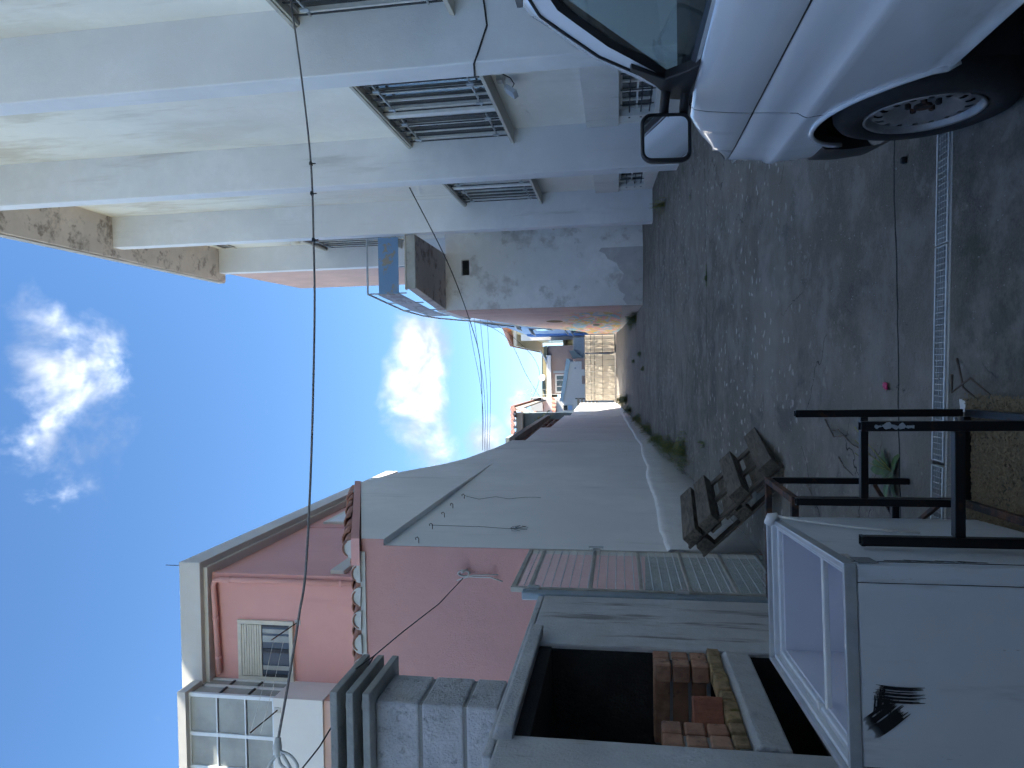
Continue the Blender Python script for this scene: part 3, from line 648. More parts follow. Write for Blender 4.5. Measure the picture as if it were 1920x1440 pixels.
# wire bundle on the pink wall, line up to the chimney
wb = MB(); wb.tube([(-1.97, YP, 1.52), (-1.97, YP-.10, 1.55)], .012, 6)
random.seed(9)
for k in range(10):
    a = random.uniform(0, 6.28); wb.tube([(-1.99+.03*math.cos(a+q*1.1), YP-.05-.02*math.sin(q), 1.54+.06*math.sin(a+q*1.1)) for q in range(6)], .005, 4)
wb.tube([(-2.02, YP-.05, 1.58), (-2.03, YP-.03, 1.45), (-2.03, YP-.03, 1.28), (-2.07, YP-.02, 1.16)], .007, 5); wb.tube([(-2.07, YP-.03, 1.62), (-2.01, YP-.04, 1.45), (-2.0, YP-.03, 1.2)], .006, 5)
tag(wb.build('wire_bundle', M['plug'], smooth=True), 'tangle of pale cord tied to a nail on the pink wall', 'cord')
m = MB(); m.tube([(-2.04, YP-.06, 1.55), (-1.92, 5.5, 1.50), (-1.74, 4.4, 1.46), (-1.69, 3.9, 1.47), (-1.60, 3.52, 1.43)], .0045, 5); m.tube([(-1.69, 3.9, 1.47), (-2.03, 3.5, 1.64), (-2.3, 3.2, 1.86)], .0045, 5)
tag(m.build('washing_wire', M['cable'], smooth=True), 'thin dark wire stretched from the pink wall up to the chimney caps', 'wire')

# ================================================================ TALL PINK HOUSE BEHIND
tall = thing('tall_pink_house', 'tall pink house with white cornice and glazed balcony behind the low roof', 'house', (-6, 15, gz(15)))
XT, YT = -4.08, 13.0
m = MB(); m.box(-12, XT, YT, 25.0, 0, 8.42); m.build('wall', M['pink_house'], tall)
m = MB(); m.box(-12, -3.77, YT-.32, 25.3, 8.425, 8.88); m.build('cornice', M['house_trim'], tall, bevel=.01)
m = MB(); m.box(-12, -3.9, YT-.2, 25.2, 8.34, 8.424); m.build('cornice_step', M['house_trim'], tall)
m = MB(); m.box(XT-.2, XT+.03, YT-.03, YT+.12, 4.6, 8.339); m.build('corner_strip', M['pink_house'], tall)
m = MB(); m.tube([(-6.1, YT-.09, 8.20), (-4.30, YT-.09, 8.28), (-4.20, YT-.09, 8.25), (-4.17, YT-.09, 8.15), (-4.17, YT-.09, 4.2)], .055, 10); dp = m.build('downpipe', M['pink_house'], tall, smooth=True)
for (x, z) in ((-5.8, 8.21), (-5.0, 8.245)):
    m = MB(); m.tube([(x, YT-.09, z), (x+.05, YT-.09, z+.002)], .066, 10); m.build('pipe_collar', M['pink_house'], dp)
for z in (7.9, 5.5, 5.1):
    m = MB(); m.tube([(-4.17, YT-.09, z), (-4.17, YT-.09, z+.05)], .066, 10); m.build('pipe_collar', M['pink_house'], dp)
m = MB(); x0, x1, z0, z1 = -6.24, -5.0, 6.58, 7.80; f = .085
m.box(x0, x0+f, YT-.05, YT+.02, z0, z1); m.box(x1-f, x1, YT-.05, YT+.02, z0, z1); m.box(x0+f, x1-f, YT-.05, YT+.02, z1-f, z1); m.box(x0+f, x1-f, YT-.08, YT+.02, z0, z0+f)
win = m.build('window', M['frame_cream'], tall, bevel=.008)
m = MB(); m.box(x0+f, x1-f, YT-.012, YT-.002, z0+f, z1-f); m.build('pane', M['house_glass'], win)
for i in range(8):
    zz = z1-f-.055*(i+1); m = MB(); m.box(x0+f+.01, x1-f-.01, YT-.040, YT-.014, zz+.004, zz+.052); m.build('shutter_slat', M['frame_cream'], win, bevel=.008)
for (xa, xb) in ((x0+f, x0+f+.05), (-5.66, -5.58), (x1-f-.05, x1-f)):
    m = MB(); m.box(xa, xb, YT-.032, YT-.013, z0+f, z1-f-.445); m.build('sash', M['dark_rod'], win)
for (xa, xb) in ((-5.45, -5.32), (-5.27, -5.18), (-6.02, -5.93)):
    m = MB(); m.prism([(xa, YT-.0135), (xb, YT-.0135), (xb-.02, YT-.0195), (xa+.02, YT-.0195)], 'z', z0+f+.02, z1-f-.45); m.build('curtain', M['frosted'], win)
# side windows of the tall house
for (ya, yb, za, zb) in ((13.15, 15.2, 5.55, 5.85),):
    m = MB(); m.box(XT, XT+.10, ya, yb, za, zb); m.build('side_ledge', M['house_trim'], tall, bevel=.01)
m = MB(); m.box(XT+.001, XT+.06, 17.6, 19.6, 6.2, 8.0); w2 = m.build('window', M['frame_cream'], tall); m = MB(); m.box(XT+.061, XT+.066, 17.72, 19.48, 6.3, 7.88); m.build('pane', M['house_white'], w2)
m = MB(); m.box(XT, XT+.03, 17.18, 17.26, 4, 8.33); m.build('wall_joint', M['pink_house'], tall)
m = MB(); m.tube([(-3.85, YT-.28, 8.87), (-3.85, YT-.28, 9.20)], .008, 5); m.build('rod', M['dark_rod'], tall)
# glazed balcony
XB, YB = -6.22, 12.25
m = MB(); m.box(-11, XB+.05, YB-.10, YT-.33, 8.45, 8.62); bal = m.build('glazed_balcony', M['house_trim'], tall)
m = MB(); m.box(-11, XB, YB, YT-.001, 5.66, 6.67); m.build('parapet', M['house_white'], bal, bevel=.01)
m = MB(); m.box(-11, XB-.02, YB+.05, YT-.002, 5.48, 5.658); m.build('floor_slab', M['pale_pink'], bal)
m = MB(); m.box(-11, XB-.1, YB+.14, YT-.05, 6.672, 8.339); m.build('room', M['frosted'], bal)
cols = [XB, XB-.77, XB-1.43, XB-2.1, XB-2.8, XB-3.5]; rws = [6.672, 7.25, 7.85, 8.448]
for i, x in enumerate(cols):
    m = MB(); m.box(x-.07, x, YB+.005, YB+.065, 6.672, 8.448); m.build('frame_post', M['alu_blue'], bal)
for i in range(len(cols)-1):
    for k, z in enumerate(rws[:-1]):
        za, zb = z+.025, rws[k+1]-.025
        m = MB(); m.box(cols[i+1]+.002, cols[i]-.072, YB+.035, YB+.045, za, zb); m.build('pane', M['frosted'], bal)
        m = MB(); m.box(cols[i+1]+.001, cols[i]-.071, YB+.01, YB+.06, z-.0, za-.0005); m.build('transom', M['alu_blue'], bal)
    m = MB(); m.box(cols[i+1]+.001, cols[i]-.071, YB+.01, YB+.06, 8.423, 8.448); m.build('transom', M['alu_blue'], bal)
yc = [YB+.07, YB+.40, YT-.06]
for i in range(2):
    for k, z in enumerate(rws[:-1]):
        m = MB(); m.box(XB-.045, XB-.035, yc[i]+.03, yc[i+1]-.03, z+.02, rws[k+1]-.02); m.build('pane', M['frosted'], bal)
    m = MB(); m.box(XB-.065, XB-.005, yc[i+1]-.03, yc[i+1]+.03, 6.672, 8.339); m.build('frame_post', M['alu_white'], bal)
    for z in rws[1:3]:
        m = MB(); m.box(XB-.06, XB-.01, yc[i]+.001, yc[i+1]-.031, z-.019, z+.019); m.build('transom', M['dark_rod'], bal)
for x in [XB-.05-i*1.0 for i in range(5)]:
    m = MB(); m.box(x-.06, x, YB+.1, YB+.16, 3.7, 5.479); m.build('lower_post', M['alu_blue'], bal)
m = MB(); m.box(-11, XB-.06, YB+.17, YT-.01, 3.7, 5.479); m.build('lower_glazing', M['house_glass'], bal)
m = MB(); m.box(XB-.5, XB-.32, YB+.068, YB+.12, 7.15, 7.23); m.build('shelf', M['house_white'], bal)
# bracket arms for the washing lines of the tall house
for (p, q, lab) in (((-5.02, YT-.01, 6.50), (-5.18, YT-.55, 6.78), 'thin metal line bracket beside the cream window of the tall pink house'), ((-6.45, YB-.01, 6.58), (-6.65, YB-.5, 6.87), 'thin metal line bracket on the white balcony of the tall pink house')):
    br = thing('line_bracket', lab, 'bracket', p, 'washing line brackets')
    m = MB(); m.tube([p, q], .013, 6); m.build('arm', M['rusty_steel'], br); m = MB(); m.box(p[0]-.05, p[0]+.05, p[1]-.004, p[1]+.012, p[2]-.06, p[2]+.06); m.build('plate', M['plug'], br)
for (z, lab) in ((6.75, 'upper thin washing line on the front of the tall pink house'), (6.55, 'lower thin washing line on the front of the tall pink house')):
    m = MB(); m.tube([(-5.18+.02*(z > 6.6), YT-.5, z), (-5.9, 12.1, z+.02), (-6.65, YB-.48, z+.12)], .005, 5); tag(m.build('washing_line', M['plug'], smooth=True), lab, 'washing line')
pen = thing('roof_penthouse', 'bright white rooftop box above the glazed balcony at the picture edge', 'roof box', (-8.5, 14, 8.88))
m = MB(); m.prism([(-12, 8.88), (-8.05, 8.88), (-8.05, 9.66), (-12, 10.3)], 'y', 14.2, 15.6); m.build('box', M['house_white'], pen); m = MB(); m.box(-12, -8.03, 14.0, 14.19, 9.75, 9.83); m.build('slot', M['dark_rod'], pen)

# ================================================================ BARBECUE
bbq = thing('barbecue', 'grey rendered brick barbecue with block chimney beside the freezer', 'barbecue', (-2.1, 3.8, gz(3.8)))
XQ = XL; O0, O1 = 3.24, 4.36; zf = gz(4)-.3
m = MB()
m.box(XQ-.9, XQ, 1.2, O0, zf, .60); m.box(XQ-.9, XQ, O1, 5.30, zf, .60)
m.box(XQ-.9, XQ-.75, O0, O1, zf, .60)                       # back
m.build('side_wall', M['bbq_render'], bbq, bevel=.015)
m = MB(); m.box(XQ-.9, XQ-.001, O0-.2, 5.28, .601, .645); m.build('top_slab', M['bbq_grey'], bbq, bevel=.01)
m = MB(); m.prism([(XQ-.02, .525), (XQ+.07, .515), (XQ+.072, .60), (XQ-.02, .63)], 'y', 3.19, 4.50); m.build('lintel', M['bbq_grey'], bbq, bevel=.012)
m = MB(); m.box(XQ-.75, XQ-.021, O0+.002, O1-.002, .45, .599); m.build('hood_lining', M['soot'], bbq)
m = MB(); m.box(XQ-.749, XQ-.735, O0+.002, O1-.002, zf, .45); m.box(XQ-.734, XQ-.03, O1-.014, O1-.002, zf, .45); m.box(XQ-.734, XQ-.03, O0+.002, O0+.014, zf, .45); m.build('soot_lining', M['soot'], bbq)
m = MB(); m.prism([(XQ-.73, -.86), (XQ+.0, -.76), (XQ+.012, -.62), (XQ-.02, -.585), (XQ-.73, -.585)], 'y', O0+.016, O1-.016); m.build('hearth_slab', M['bbq_grey'], bbq, bevel=.012)
# bricks: shared mesh, one object each
def brick_mesh(name, a, b, h, mat):
    m = MB(); m.box(-a/2, a/2, -b/2, b/2, -h/2, h/2); me = m.mesh(name, mat); bm = bmesh.new(); bm.from_mesh(me)
    bmesh.ops.bevel(bm, geom=list(bm.edges), offset=.008, segments=1, affect='EDGES'); bm.to_mesh(me); bm.free(); return me
bf = brick_mesh('brick', .10, .104, .076, M['brick_fire']); brk = brick_mesh('brick', .105, .10, .098, M['brick_red']); brl = brick_mesh('brick', .42, .10, .098, M['brick_red'])
random.seed(21)
for i in range(10):
    inst('brick', bf, bbq, (XQ-.045+random.uniform(-.004, .004), O0+.075+i*.1135, -.545+random.uniform(-.003, .003)), (0, random.uniform(-.04, .04), random.uniform(-.03, .03)))
m = MB(); m.box(XQ-.12, XQ-.012, O0+.017, O1-.017, -.584, -.528); m.build('hearth_mortar', M['mortar'], bbq)
for k in range(3):
    z = -.452 + k*.110
    for q in range(2):   # near pier, two bricks deep
        inst('brick', brk, bbq, (XQ-.06+random.uniform(-.004, .004), O0+.070+q*.112, z), (0, 0, random.uniform(-.04, .04)))
    inst('brick', brk, bbq, (XQ-.06, O1-.07, z), (0, 0, random.uniform(-.04, .04)))
    inst('brick', brl, bbq, (XQ-.33, O1-.075, z), (0, 0, random.uniform(-.02, .02)))
    inst('brick', brl, bbq, (XQ-.33, O0+.075, z), (0, 0, random.uniform(-.02, .02)))
    inst('brick', brk, bbq, (XQ-.06, O1-.178, z), (0, 0, random.uniform(-.04, .04)))
for ya_, yb_ in ((O1-.12, O1-.016), (O0+.016, O0+.12)):
    m = MB(); m.box(XQ-.54, XQ-.020, ya_, yb_, -.52, -.19); m.build('brick_mortar', M['mortar'], bbq)
# chimney of three blocks with three spaced cap slabs
CX0, CX1, CY0, CY1 = -2.20, XQ, 3.48, 3.81
ch = MB(); ch.box(CX0+.02, CX1-.012, CY0+.012, CY1-.012, .646, 1.33); chim = ch.build('chimney', M['mortar'], bbq)
for (za, zb) in ((.648, .815), (.833, 1.055), (1.073, 1.31)):
    m = MB(); m.box(CX0, CX1, CY0, CY1, za, zb); m.build('block', M['block'], chim, bevel=.012)
for (za, zb) in ((1.311, 1.352), (1.402, 1.443), (1.490, 1.532)):
    m = MB(); m.box(CX0-.08, CX1+.075, CY0-.08, CY1+.08, za, zb); m.build('cap_slab', M['cap'], chim, bevel=.006)
for (za, zb) in ((1.3525, 1.4015), (1.4435, 1.4895)):
    for (x, y) in ((CX0+.05, CY0+.05), (CX1-.05, CY0+.05), (CX1-.05, CY1-.05), (CX0+.05, CY1-.05)):
        m = MB(); m.tube([(x, y, za), (x, y, zb)], .028, 8); m.build('spacer', M['cap'], chim)
lb = thing('hollow_brick', 'loose red hollow clay brick lying on the barbecue hearth', 'brick', (XQ-.075, 3.66, -.505))
m = MB(); m.box(-.06, .06, -.10, .10, 0, .145); 
for k in range(9): m.box(.0605, .063, -.097+k*.0225, -.085+k*.0225, .004, .131)
hb = m.build('body', M['hollow_brick'], lb, bevel=.003)
for k in range(3):
    for q in range(2):
        mm = MB(); mm.tube([(-.028+q*.055, -.1015, .03+k*.037), (-.028+q*.055, -.099, .03+k*.037)], .013, 8); o = mm.build('hole', M['soot'], lb)
for o in list(lb.children): o.matrix_parent_inverse = Matrix.Identity(4)
lb.rotation_euler = (0, 0, R_(-62))
m = MB(); m.box(-.055, .055, -.10, .10, 0, .13); b2 = m.build('hollow_brick', M['hollow_brick'], bevel=.004); b2.location = (XQ-.20, 3.78, -.50); b2.rotation_euler = (0, R_(4), R_(20))
tag(b2, 'ribbed red clay brick leaning behind the loose hollow brick on the hearth', 'brick')
for k, (p, q) in enumerate((((-2.3, 3.3, -1.25), (-1.86, 4.1, -.98)), ((-2.2, 3.6, -1.3), (-1.9, 4.3, -1.2)))):
    m = MB(); m.bar(p, q, .05, .04); tag(m.build('firewood_stick', M['old_wood']), ('leaning wooden stick' if k == 0 else 'lower wooden stick') + ' in the dark store under the barbecue', 'stick')

# ================================================================ MESH GATE BETWEEN BARBECUE AND PINK WALL
XG = XL+.01
gate = thing('mesh_gate', 'tall narrow wire mesh gate in a square tube frame before the pink wall', 'gate', (XG, 6, gz(6)))
m = MB(); m.box(XG-.06, XG+.0, 5.31, 5.405, gz(5)-.2, .78); m.build('post', M['post_blue'], gate, bevel=.008)
m = MB(); m.box(XG-.035, XG+.005, 5.42, 5.455, -1.25, .885); m.build('stile', M['gate_paint'], gate, bevel=.004)
m = MB(); m.box(XG-.035, XG+.005, 6.585, 6.625, -1.25, .885); m.build('stile', M['gate_paint'], gate, bevel=.004)
m = MB(); m.box(XG-.035, XG+.005, 5.456, 6.584, .845, .884); m.build('top_rail', M['gate_paint'], gate, bevel=.004)
for z in (.735, .25, -.15, -.53, -.89, -1.23):
    m = MB(); m.box(XG-.034, XG+.002, 5.456, 6.584, z-.014, z+.014); m.build('rail', M['gate_paint'], gate, bevel=.003)
m = MB()
for i in range(46):
    y = 5.47+i*(1.1/45); m.tube([(XG-.005, y, -1.23), (XG-.005, y, .85)], .0013, 4, False)
for i in range(29):
    z = -1.2+i*.0735; m.tube([(XG-.002, 5.456, z), (XG-.002, 6.584, z)], .0042, 4, False)
m.build('wire_mesh', M['galv_light'], gate)
for z in (.70, -.46):
    m = MB(); m.box(XG+.001, XG+.014, 5.36, 5.47, z-.045, z+.045); m.tube([(XG+.012, 5.413, z-.05), (XG+.012, 5.413, z+.05)], .011, 8); m.build('hinge', M['galv'], gate)
m = MB(); m.box(XG+.006, XG+.03, 6.57, 6.64, .20, .27); m.tube([(XG+.035, 6.60, .17), (XG+.035, 6.60, .31)], .012, 8); m.build('latch', M['galv'], gate)
for q in range(5):
    m = MB(); z = .62-q*.42; m.tube([(XG-.03, 5.30, z), (XG-.03, 5.28, z)], .008, 6); m.build('anchor_bolt', M['galv'], gate)

# ================================================================ WHITE VAN (front points up the lane)
van = thing('white_van', 'white van parked on the right with its left side and front wheel in view', 'van', (1.75, 1.4, gz(1.4)))
XC, XM = 0.92, 1.75
AX_F, AX_R, WZ = (2.81, -1.14), (.42, -1.225), .31
def nose(y):      # plan curve of the front corner
    if y < 3.1: return 0.0
    t_ = (y-3.1)/.62
    return .018*t_ + .45*t_**4
def belt(y):
    if y < 2.55: return -.275 + .006*(2.55-y)
    if y < 2.80: return -.275 - .06*(y-2.55)
    return -.29 - .24*(y-2.80) - .22*(y-2.80)**2
LV = [(-1.10, .055), (-1.065, .028), (-1.055, .040), (-1.0, .030), (-.90, .016), (-.80, .006), (-.725, .0), (-.70, -.004), (-.685, .002), (-.665, .016), (-.60, .022), (-.515, .028), (-.508, .032), (-.502, .028), (-.42, .036), (-.34, .046)]
def zlow(y, sill=True):
    z = -1.10
    for (cy, cz) in (AX_F, AX_R):
        d = abs(y-cy)
        if d < .385: z = max(z, cz + math.sqrt(.385**2-d*d))
    if y > AX_F[0]+.30: z = max(z, -.87 + .0*(y))
    return z
def side_rows(y0, y1, n, side=1):
    rows = []
    for i in range(n+1):
        y = y0+(y1-y0)*i/n; zl = zlow(y); bz = belt(y); r = []
        for z, dx in LV + [(bz-.012, .056), (bz, .068)]:
            zz = max(z, zl)
            if z < bz-.013 or dx >= .056:
                pass
            else: zz, dx = bz-.013, .055
            if zz > z:      # column starts at the wheel arch
                for a, b in zip(LV[:-1], LV[1:]):
                    if a[0] <= zz <= b[0]: dx = a[1]+(b[1]-a[1])*(zz-a[0])/(b[0]-a[0])
            x = XC+dx+nose(y)
            r.append((x if side == 1 else 2*XM-x, y, zz))
        rows.append(r)
    return rows
def dxz(z):
    for a, b in zip(LV[:-1], LV[1:]):
        if a[0] <= z <= b[0]: return a[1]+(b[1]-a[1])*(z-a[0])/(b[0]-a[0])
    return LV[0][1]
DF, DR = 2.700, 1.52
for side in (1, -1):
    lab = side
    m = MB(); m.grid(side_rows(DR+.003, DF-.003, 60, side)); d = m.build('door', M['paint'], van, smooth=True, merge=1e-5)
    m = MB(); m.grid(side_rows(DF+.003, 3.70, 50, side)); m.build('front_wing', M['paint'], van, smooth=True, merge=1e-5)
    m = MB(); m.grid(side_rows(-1.35, DR-.003, 90, side)); m.build('rear_side', M['paint'], van, smooth=True, merge=1e-5)
    sx = lambda x: x if side == 1 else 2*XM-x
    m = MB(); m.tube([(sx(XC+.030), 1.60, -.425), (sx(XC+.004), 1.615, -.422), (sx(XC+.004), 1.735, -.422), (sx(XC+.030), 1.75, -.425)], .011, 8); m.build('door_handle', M['black_plastic'], d, smooth=True)
    m = MB(); m.tube([(sx(XC+.0315+nose(y_)), y_, -.507) for y_ in [-1.3+i*.1 for i in range(50)]], .0038, 5); m.build('swage_groove', M['black_plastic'], van)
    # dark gaskets behind the shut lines
    for yy in (DF, DR):
        m = MB(); xa, xb = sx(XC+.012), sx(XC+.06)
        m.add([(sx(XC+.024), yy-.012, -.72 if yy == DF else -1.05), (sx(XC+.024), yy+.012, -.72 if yy == DF else -1.05), (sx(XC+.042), yy+.012, -.52), (sx(XC+.042), yy-.012, -.52), (sx(XC+.074), yy+.012, belt(yy)), (sx(XC+.074), yy-.012, belt(yy))], [(0, 1, 2, 3), (3, 2, 4, 5)])
        m.build('door_seal', M['black_plastic'], van)
    # rounded arch lip
    for (cy, cz) in (AX_F, AX_R):
        m = MB(); path = []
        for a in range(-84, 62 if cy > 2 else 85, 6):
            yy = cy+.385*math.sin(R_(a)); zz = max(cz+.385*math.cos(R_(a)), -1.095); path.append((sx(XC+dxz(zz)+nose(yy)-.002), yy, zz))
        m.tube(path, .011, 8); m.build('arch_lip', M['paint'], van, smooth=True)
        m = MB(); rws = []
        for xx in (sx(XC+.058), sx(XC+.34)):
            rws.append([(xx, cy+.40*math.sin(R_(a)), cz+.40*math.cos(R_(a))) for a in range(-110, 111, 10)])
        m.grid(rws); m.add([(sx(XC+.34), cy+.40*math.sin(R_(a)), cz+.40*math.cos(R_(a))) for a in range(-110, 111, 10)], [tuple(range(23))]); m.build('wheel_well', M['black_plastic'], van)
    # bumper corner and lower valance
    m = MB(); rws = []
    for i in range(15):
        y = 3.14+.60*i/14; o = nose(min(y, 3.74))
        rws.append([(sx(XC+.05+o), y, -1.18), (sx(XC+.012+o), y, -1.10), (sx(XC+.0+o), y, -.98), (sx(XC+.004+o), y, -.885), (sx(XC+.02+o), y, -.868)])
    m.grid(rws); m.build('bumper_corner', M['black_plastic'], van, smooth=True)
    # upper body: window frame, glass, pillars
    G0, G1, G2, G3 = (2.36, -.245), (2.445, -.185), (2.06, .17), (1.62, .20)      # glass outline (y, z)
    def ux(z): return XC+.072 + .30*(z+.27)*(.62 if z < .1 else .75)
    def upt(y, z, o=0.0): return (sx(ux(z)+o), y, z)
    gl = [(1.60, -.258), G0, (2.43, -.225), G1, (2.25, .015), (2.16, .10), (2.09, .155), (1.98, .185), (1.60, .195)]
    ou = [(1.53, -.274), (2.42, -.272), (2.52, -.262), (2.555, -.215), (2.35, .05), (2.245, .155), (2.15, .225), (2.02, .255), (1.53, .262)]
    inr = [(1.585, -.262), (2.368, -.259), (2.45, -.238), (2.47, -.188), (2.268, .022), (2.172, .115), (2.098, .170), (1.985, .201), (1.585, .212)]
    m = MB(); m.add([upt(y, z, .012) for y, z in gl], [tuple(range(len(gl)))]); m.build('side_window', M['auto_glass'], d)
    n = len(gl)
    m = MB(); m.add([upt(y, z, .013) for y, z in gl] + [upt(y, z, -.004) for y, z in inr], [(i, (i+1) % n, n+(i+1) % n, n+i) for i in range(n)]); m.build('window_seal', M['black_plastic'], d)
    m = MB(); m.add([upt(y, z, -.0045) for y, z in inr] + [upt(y, z, .002) for y, z in ou], [(i, (i+1) % n, n+(i+1) % n, n+i) for i in range(n)]); m.build('window_frame', M['paint'], d, smooth=True)
    # A-pillar and roof rail outside the door frame
    A0 = [(2.56, -.262), (2.575, -.212), (2.365, .057), (2.258, .163), (2.16, .235), (2.025, .267), (1.53, .274), (-1.3, .274)]
    A1 = [(2.76, -.25), (2.72, -.20), (2.47, .075), (2.36, .185), (2.25, .275), (2.10, .32), (1.53, .335), (-1.3, .335)]
    m = MB(); m.grid([[upt(y, z, .003) for y, z in A0], [(upt(y, z, .02)[0], y, z) for y, z in [((a[0]+b[0])/2, (a[1]+b[1])/2+.01) for a, b in zip(A0, A1)]], [upt(y, z, .07) for y, z in A1]]); m.build('a_pillar', M['paint'], van, smooth=True)
    m = MB(); m.tube([upt(y, z, .0) for y, z in [(2.557, -.262), (2.564, -.213), (2.357, .053), (2.252, .159), (2.155, .230), (2.02, .261), (1.53, .268)]], .005, 5); m.build('gutter_seal', M['black_plastic'], van)
    # rear quarter above the belt
    m = MB(); m.grid([[upt(y, z, .004) for y in (-1.3, 1.50)] for z in (-.27, -.0, .262)]); m.build('rear_upper', M['paint'], van)
    # black mirror triangle
    m = MB(); tri = [(2.30, -.272), (2.60, -.262), (2.61, -.20), (2.50, -.135), (2.40, -.05), (2.375, -.055), (2.44, -.17), (2.36, -.235)]
    m.add([upt(y, z, -.018) for y, z in tri] + [upt(y, z, .014) for y, z in tri], [tuple(range(8))] + [(i, (i+1) % 8, 8+(i+1) % 8, 8+i) for i in range(8)]); m.build('mirror_base', M['black_plastic'], van, bevel=.004)
    # lens on the front corner
    m = MB(); yy = 3.42; xx = sx(XC+nose(yy)+.02); m.hexa([(xx-.012*side, yy-.05, -.60), (xx+.02*side, yy-.05, -.60), (xx+.05*side, yy+.05, -.60), (xx-.0*side, yy+.05, -.60), (xx-.012*side, yy-.05, -.555), (xx+.02*side, yy-.05, -.555), (xx+.05*side, yy+.05, -.555), (xx-.0*side, yy+.05, -.555)]); m.build('indicator_lens', M['lens'], van)
    # wheels
    for (cy, cz) in (AX_F, AX_R):
        xo = XC+.005
        def ring(prof, nseg=48):
            return [[(sx(xo+px), cy+pr*math.cos(2*math.pi*k/nseg), cz+pr*math.sin(2*math.pi*k/nseg)) for k in range(nseg)] for px, pr in prof]
        m = MB(); m.grid(ring([(.20, .19), (.19, .29), (.175, .307), (.10, .312), (.035, .307), (.012, .292), (.0, .262), (.004, .222), (.016, .203), (.03, .200), (.06, .197)]), True); wh = m.build('wheel', M['rubber'], van, smooth=True)
        m = MB(); m.grid(ring([(.06, .196), (.022, .199), (.010, .203), (.006, .198), (.012, .192), (.022, .187), (.036, .180)]), True); m.build('rim', M['steel_wheel'], wh, smooth=True)
        # disc with holes
        N = 96; rr = [.180, .165, .150, .135, .122, .105, .082, .062, .0455, .030, .001]; xxs = [.036, .026, .021, .022, .028, .041, .056, .058, .050, .046, .044]
        V = [[(sx(xo+xxs[i]), cy+r*math.cos(2*math.pi*k/N), cz+r*math.sin(2*math.pi*k/N)) for k in range(N)] for i, r in enumerate(rr)]
        m = MB(); m.v = [p for r in V for p in r]
        for i in range(len(rr)-1):
            for k in range(N):
                if i in (1, 2) and (k % 6) in (2, 3): continue
                m.f.append((i*N+k, i*N+(k+1) % N, (i+1)*N+(k+1) % N, (i+1)*N+k))
        m.build('wheel_disc', M['steel_wheel'], wh, smooth=True)
        m = MB(); m.tube([(sx(xo+.085), cy, cz), (sx(xo+.15), cy, cz)], .17, 24); m.build('brake_drum', M['rusty_steel'], wh)
        for k in range(5):
            a = 2*math.pi*k/5+.3; y_, z_ = cy+.052*math.cos(a), cz+.052*math.sin(a)
            m = MB(); m.tube([(sx(xo+.060), y_, z_), (sx(xo+.038), y_, z_), (sx(xo+.034), y_, z_)], [.011, .011, .008], 6); m.build('wheel_nut', M['rusty_steel'], wh)
        m = MB(); m.tube([(sx(xo+.05), cy, cz), (sx(xo+.036), cy, cz)], .031, 16); m.build('hub', M['rusty_steel'], wh)
# door mirrors
for side in (1, -1):
    sx = lambda x: x if side == 1 else 2*XM-x
    mir = MB()
    def rr_(u0, u1, z0, z1, y, r=.035, n=5):
        pts = []
        for (cx, cz, a0) in ((u1-r, z1-r, 0), (u0+r, z1-r, 90), (u0+r, z0+r, 180), (u1-r, z0+r, 270)):
            for k in range(n+1):
                a = R_(a0+90*k/n); pts.append((sx(cx+r*math.cos(a)), y, cz+r*math.sin(a)))
        return pts
    u0, u1, z0, z1, ym = .745, .918, -.270, -.088, 2.56
    tilt = lambda pts: [(x, y + (sx(x)-u0)*(-.03) + (z-z0)*(-.13), z) for x, y, z in pts]
    rows = [tilt(rr_(u0+.030, u1-.030, z0+.03, z1-.03, ym+.080)), tilt(rr_(u0+.006, u1-.006, z0+.008, z1-.008, ym+.055)), tilt(rr_(u0, u1, z0, z1, ym+.018)), tilt(rr_(u0+.003, u1-.003, z0+.003, z1-.003, ym)), tilt(rr_(u0+.013, u1-.013, z0+.013, z1-.013, ym+.004, .026))]
    mir.grid(rows, True); n = len(rows[0]); mir.f.append(tuple(range(n)))
    mo = mir.build('door_mirror', M['black_plastic'], van, smooth=True)
    m = MB(); m.add(tilt(rr_(u0+.0135, u1-.0135, z0+.0135, z1-.0135, ym+.006, .026)), [tuple(range(n))]); m.build('mirror_glass', M['mirror'], mo)
    for zz in (-.245, -.175):
        m = MB(); m.tube([(sx(.905), ym+.045, zz), (sx(.945), ym+.02, zz), (sx(1.01), ym-.02, zz-.006)], .017, 8); m.build('mirror_arm', M['black_plastic'], mo, smooth=True)
# bonnet, windscreen, roof, front and rear
m = MB(); rows = []
for i in range(13):
    y = 2.765+.935*i/12; r = []
    for k in range(21):
        u = -1+2*k/20; half = (XM-(XC+.068+nose(y)))
        r.append((XM+u*half, y+.06*(1-u*u)*i/12, belt(y)+.045*(1-abs(u)**3)))
    rows.append(r)
m.grid(rows); m.build('bonnet', M['paint'], van, smooth=True)
m = MB(); half0, half1 = XM-(XC+.135), XM-(XC+.30)
ws = [[(XM+u*(half0-(half0-half1)*v), 2.79+.06*(1-u*u)-.63*v, -.245+.55*v) for u in [-1+2*k/12 for k in range(13)]] for v in [0, .25, .5, .75, 1]]
m.grid(ws); m.build('windscreen', M['auto_glass'], van, smooth=True)
m = MB(); rows = []
for i in range(12):
    y = 2.16-3.46*i/11; r = []
    for k in range(15):
        u = -1+2*k/14; r.append((XM+u*(XM-(XC+.30)), y, .315+.075*(1-abs(u)**2.5)-(.035 if i == 0 else 0)))
    rows.append(r)
m.grid(rows); m.build('roof', M['paint'], van, smooth=True)
m = MB(); m.grid([[(XM+u*.42, 3.70+.05*(1-u*u), z) for u in [-1+k/6 for k in range(13)]] for z in (-.87, -.75, -.62, -.53)]); m.build('front_panel', M['paint'], van, smooth=True)
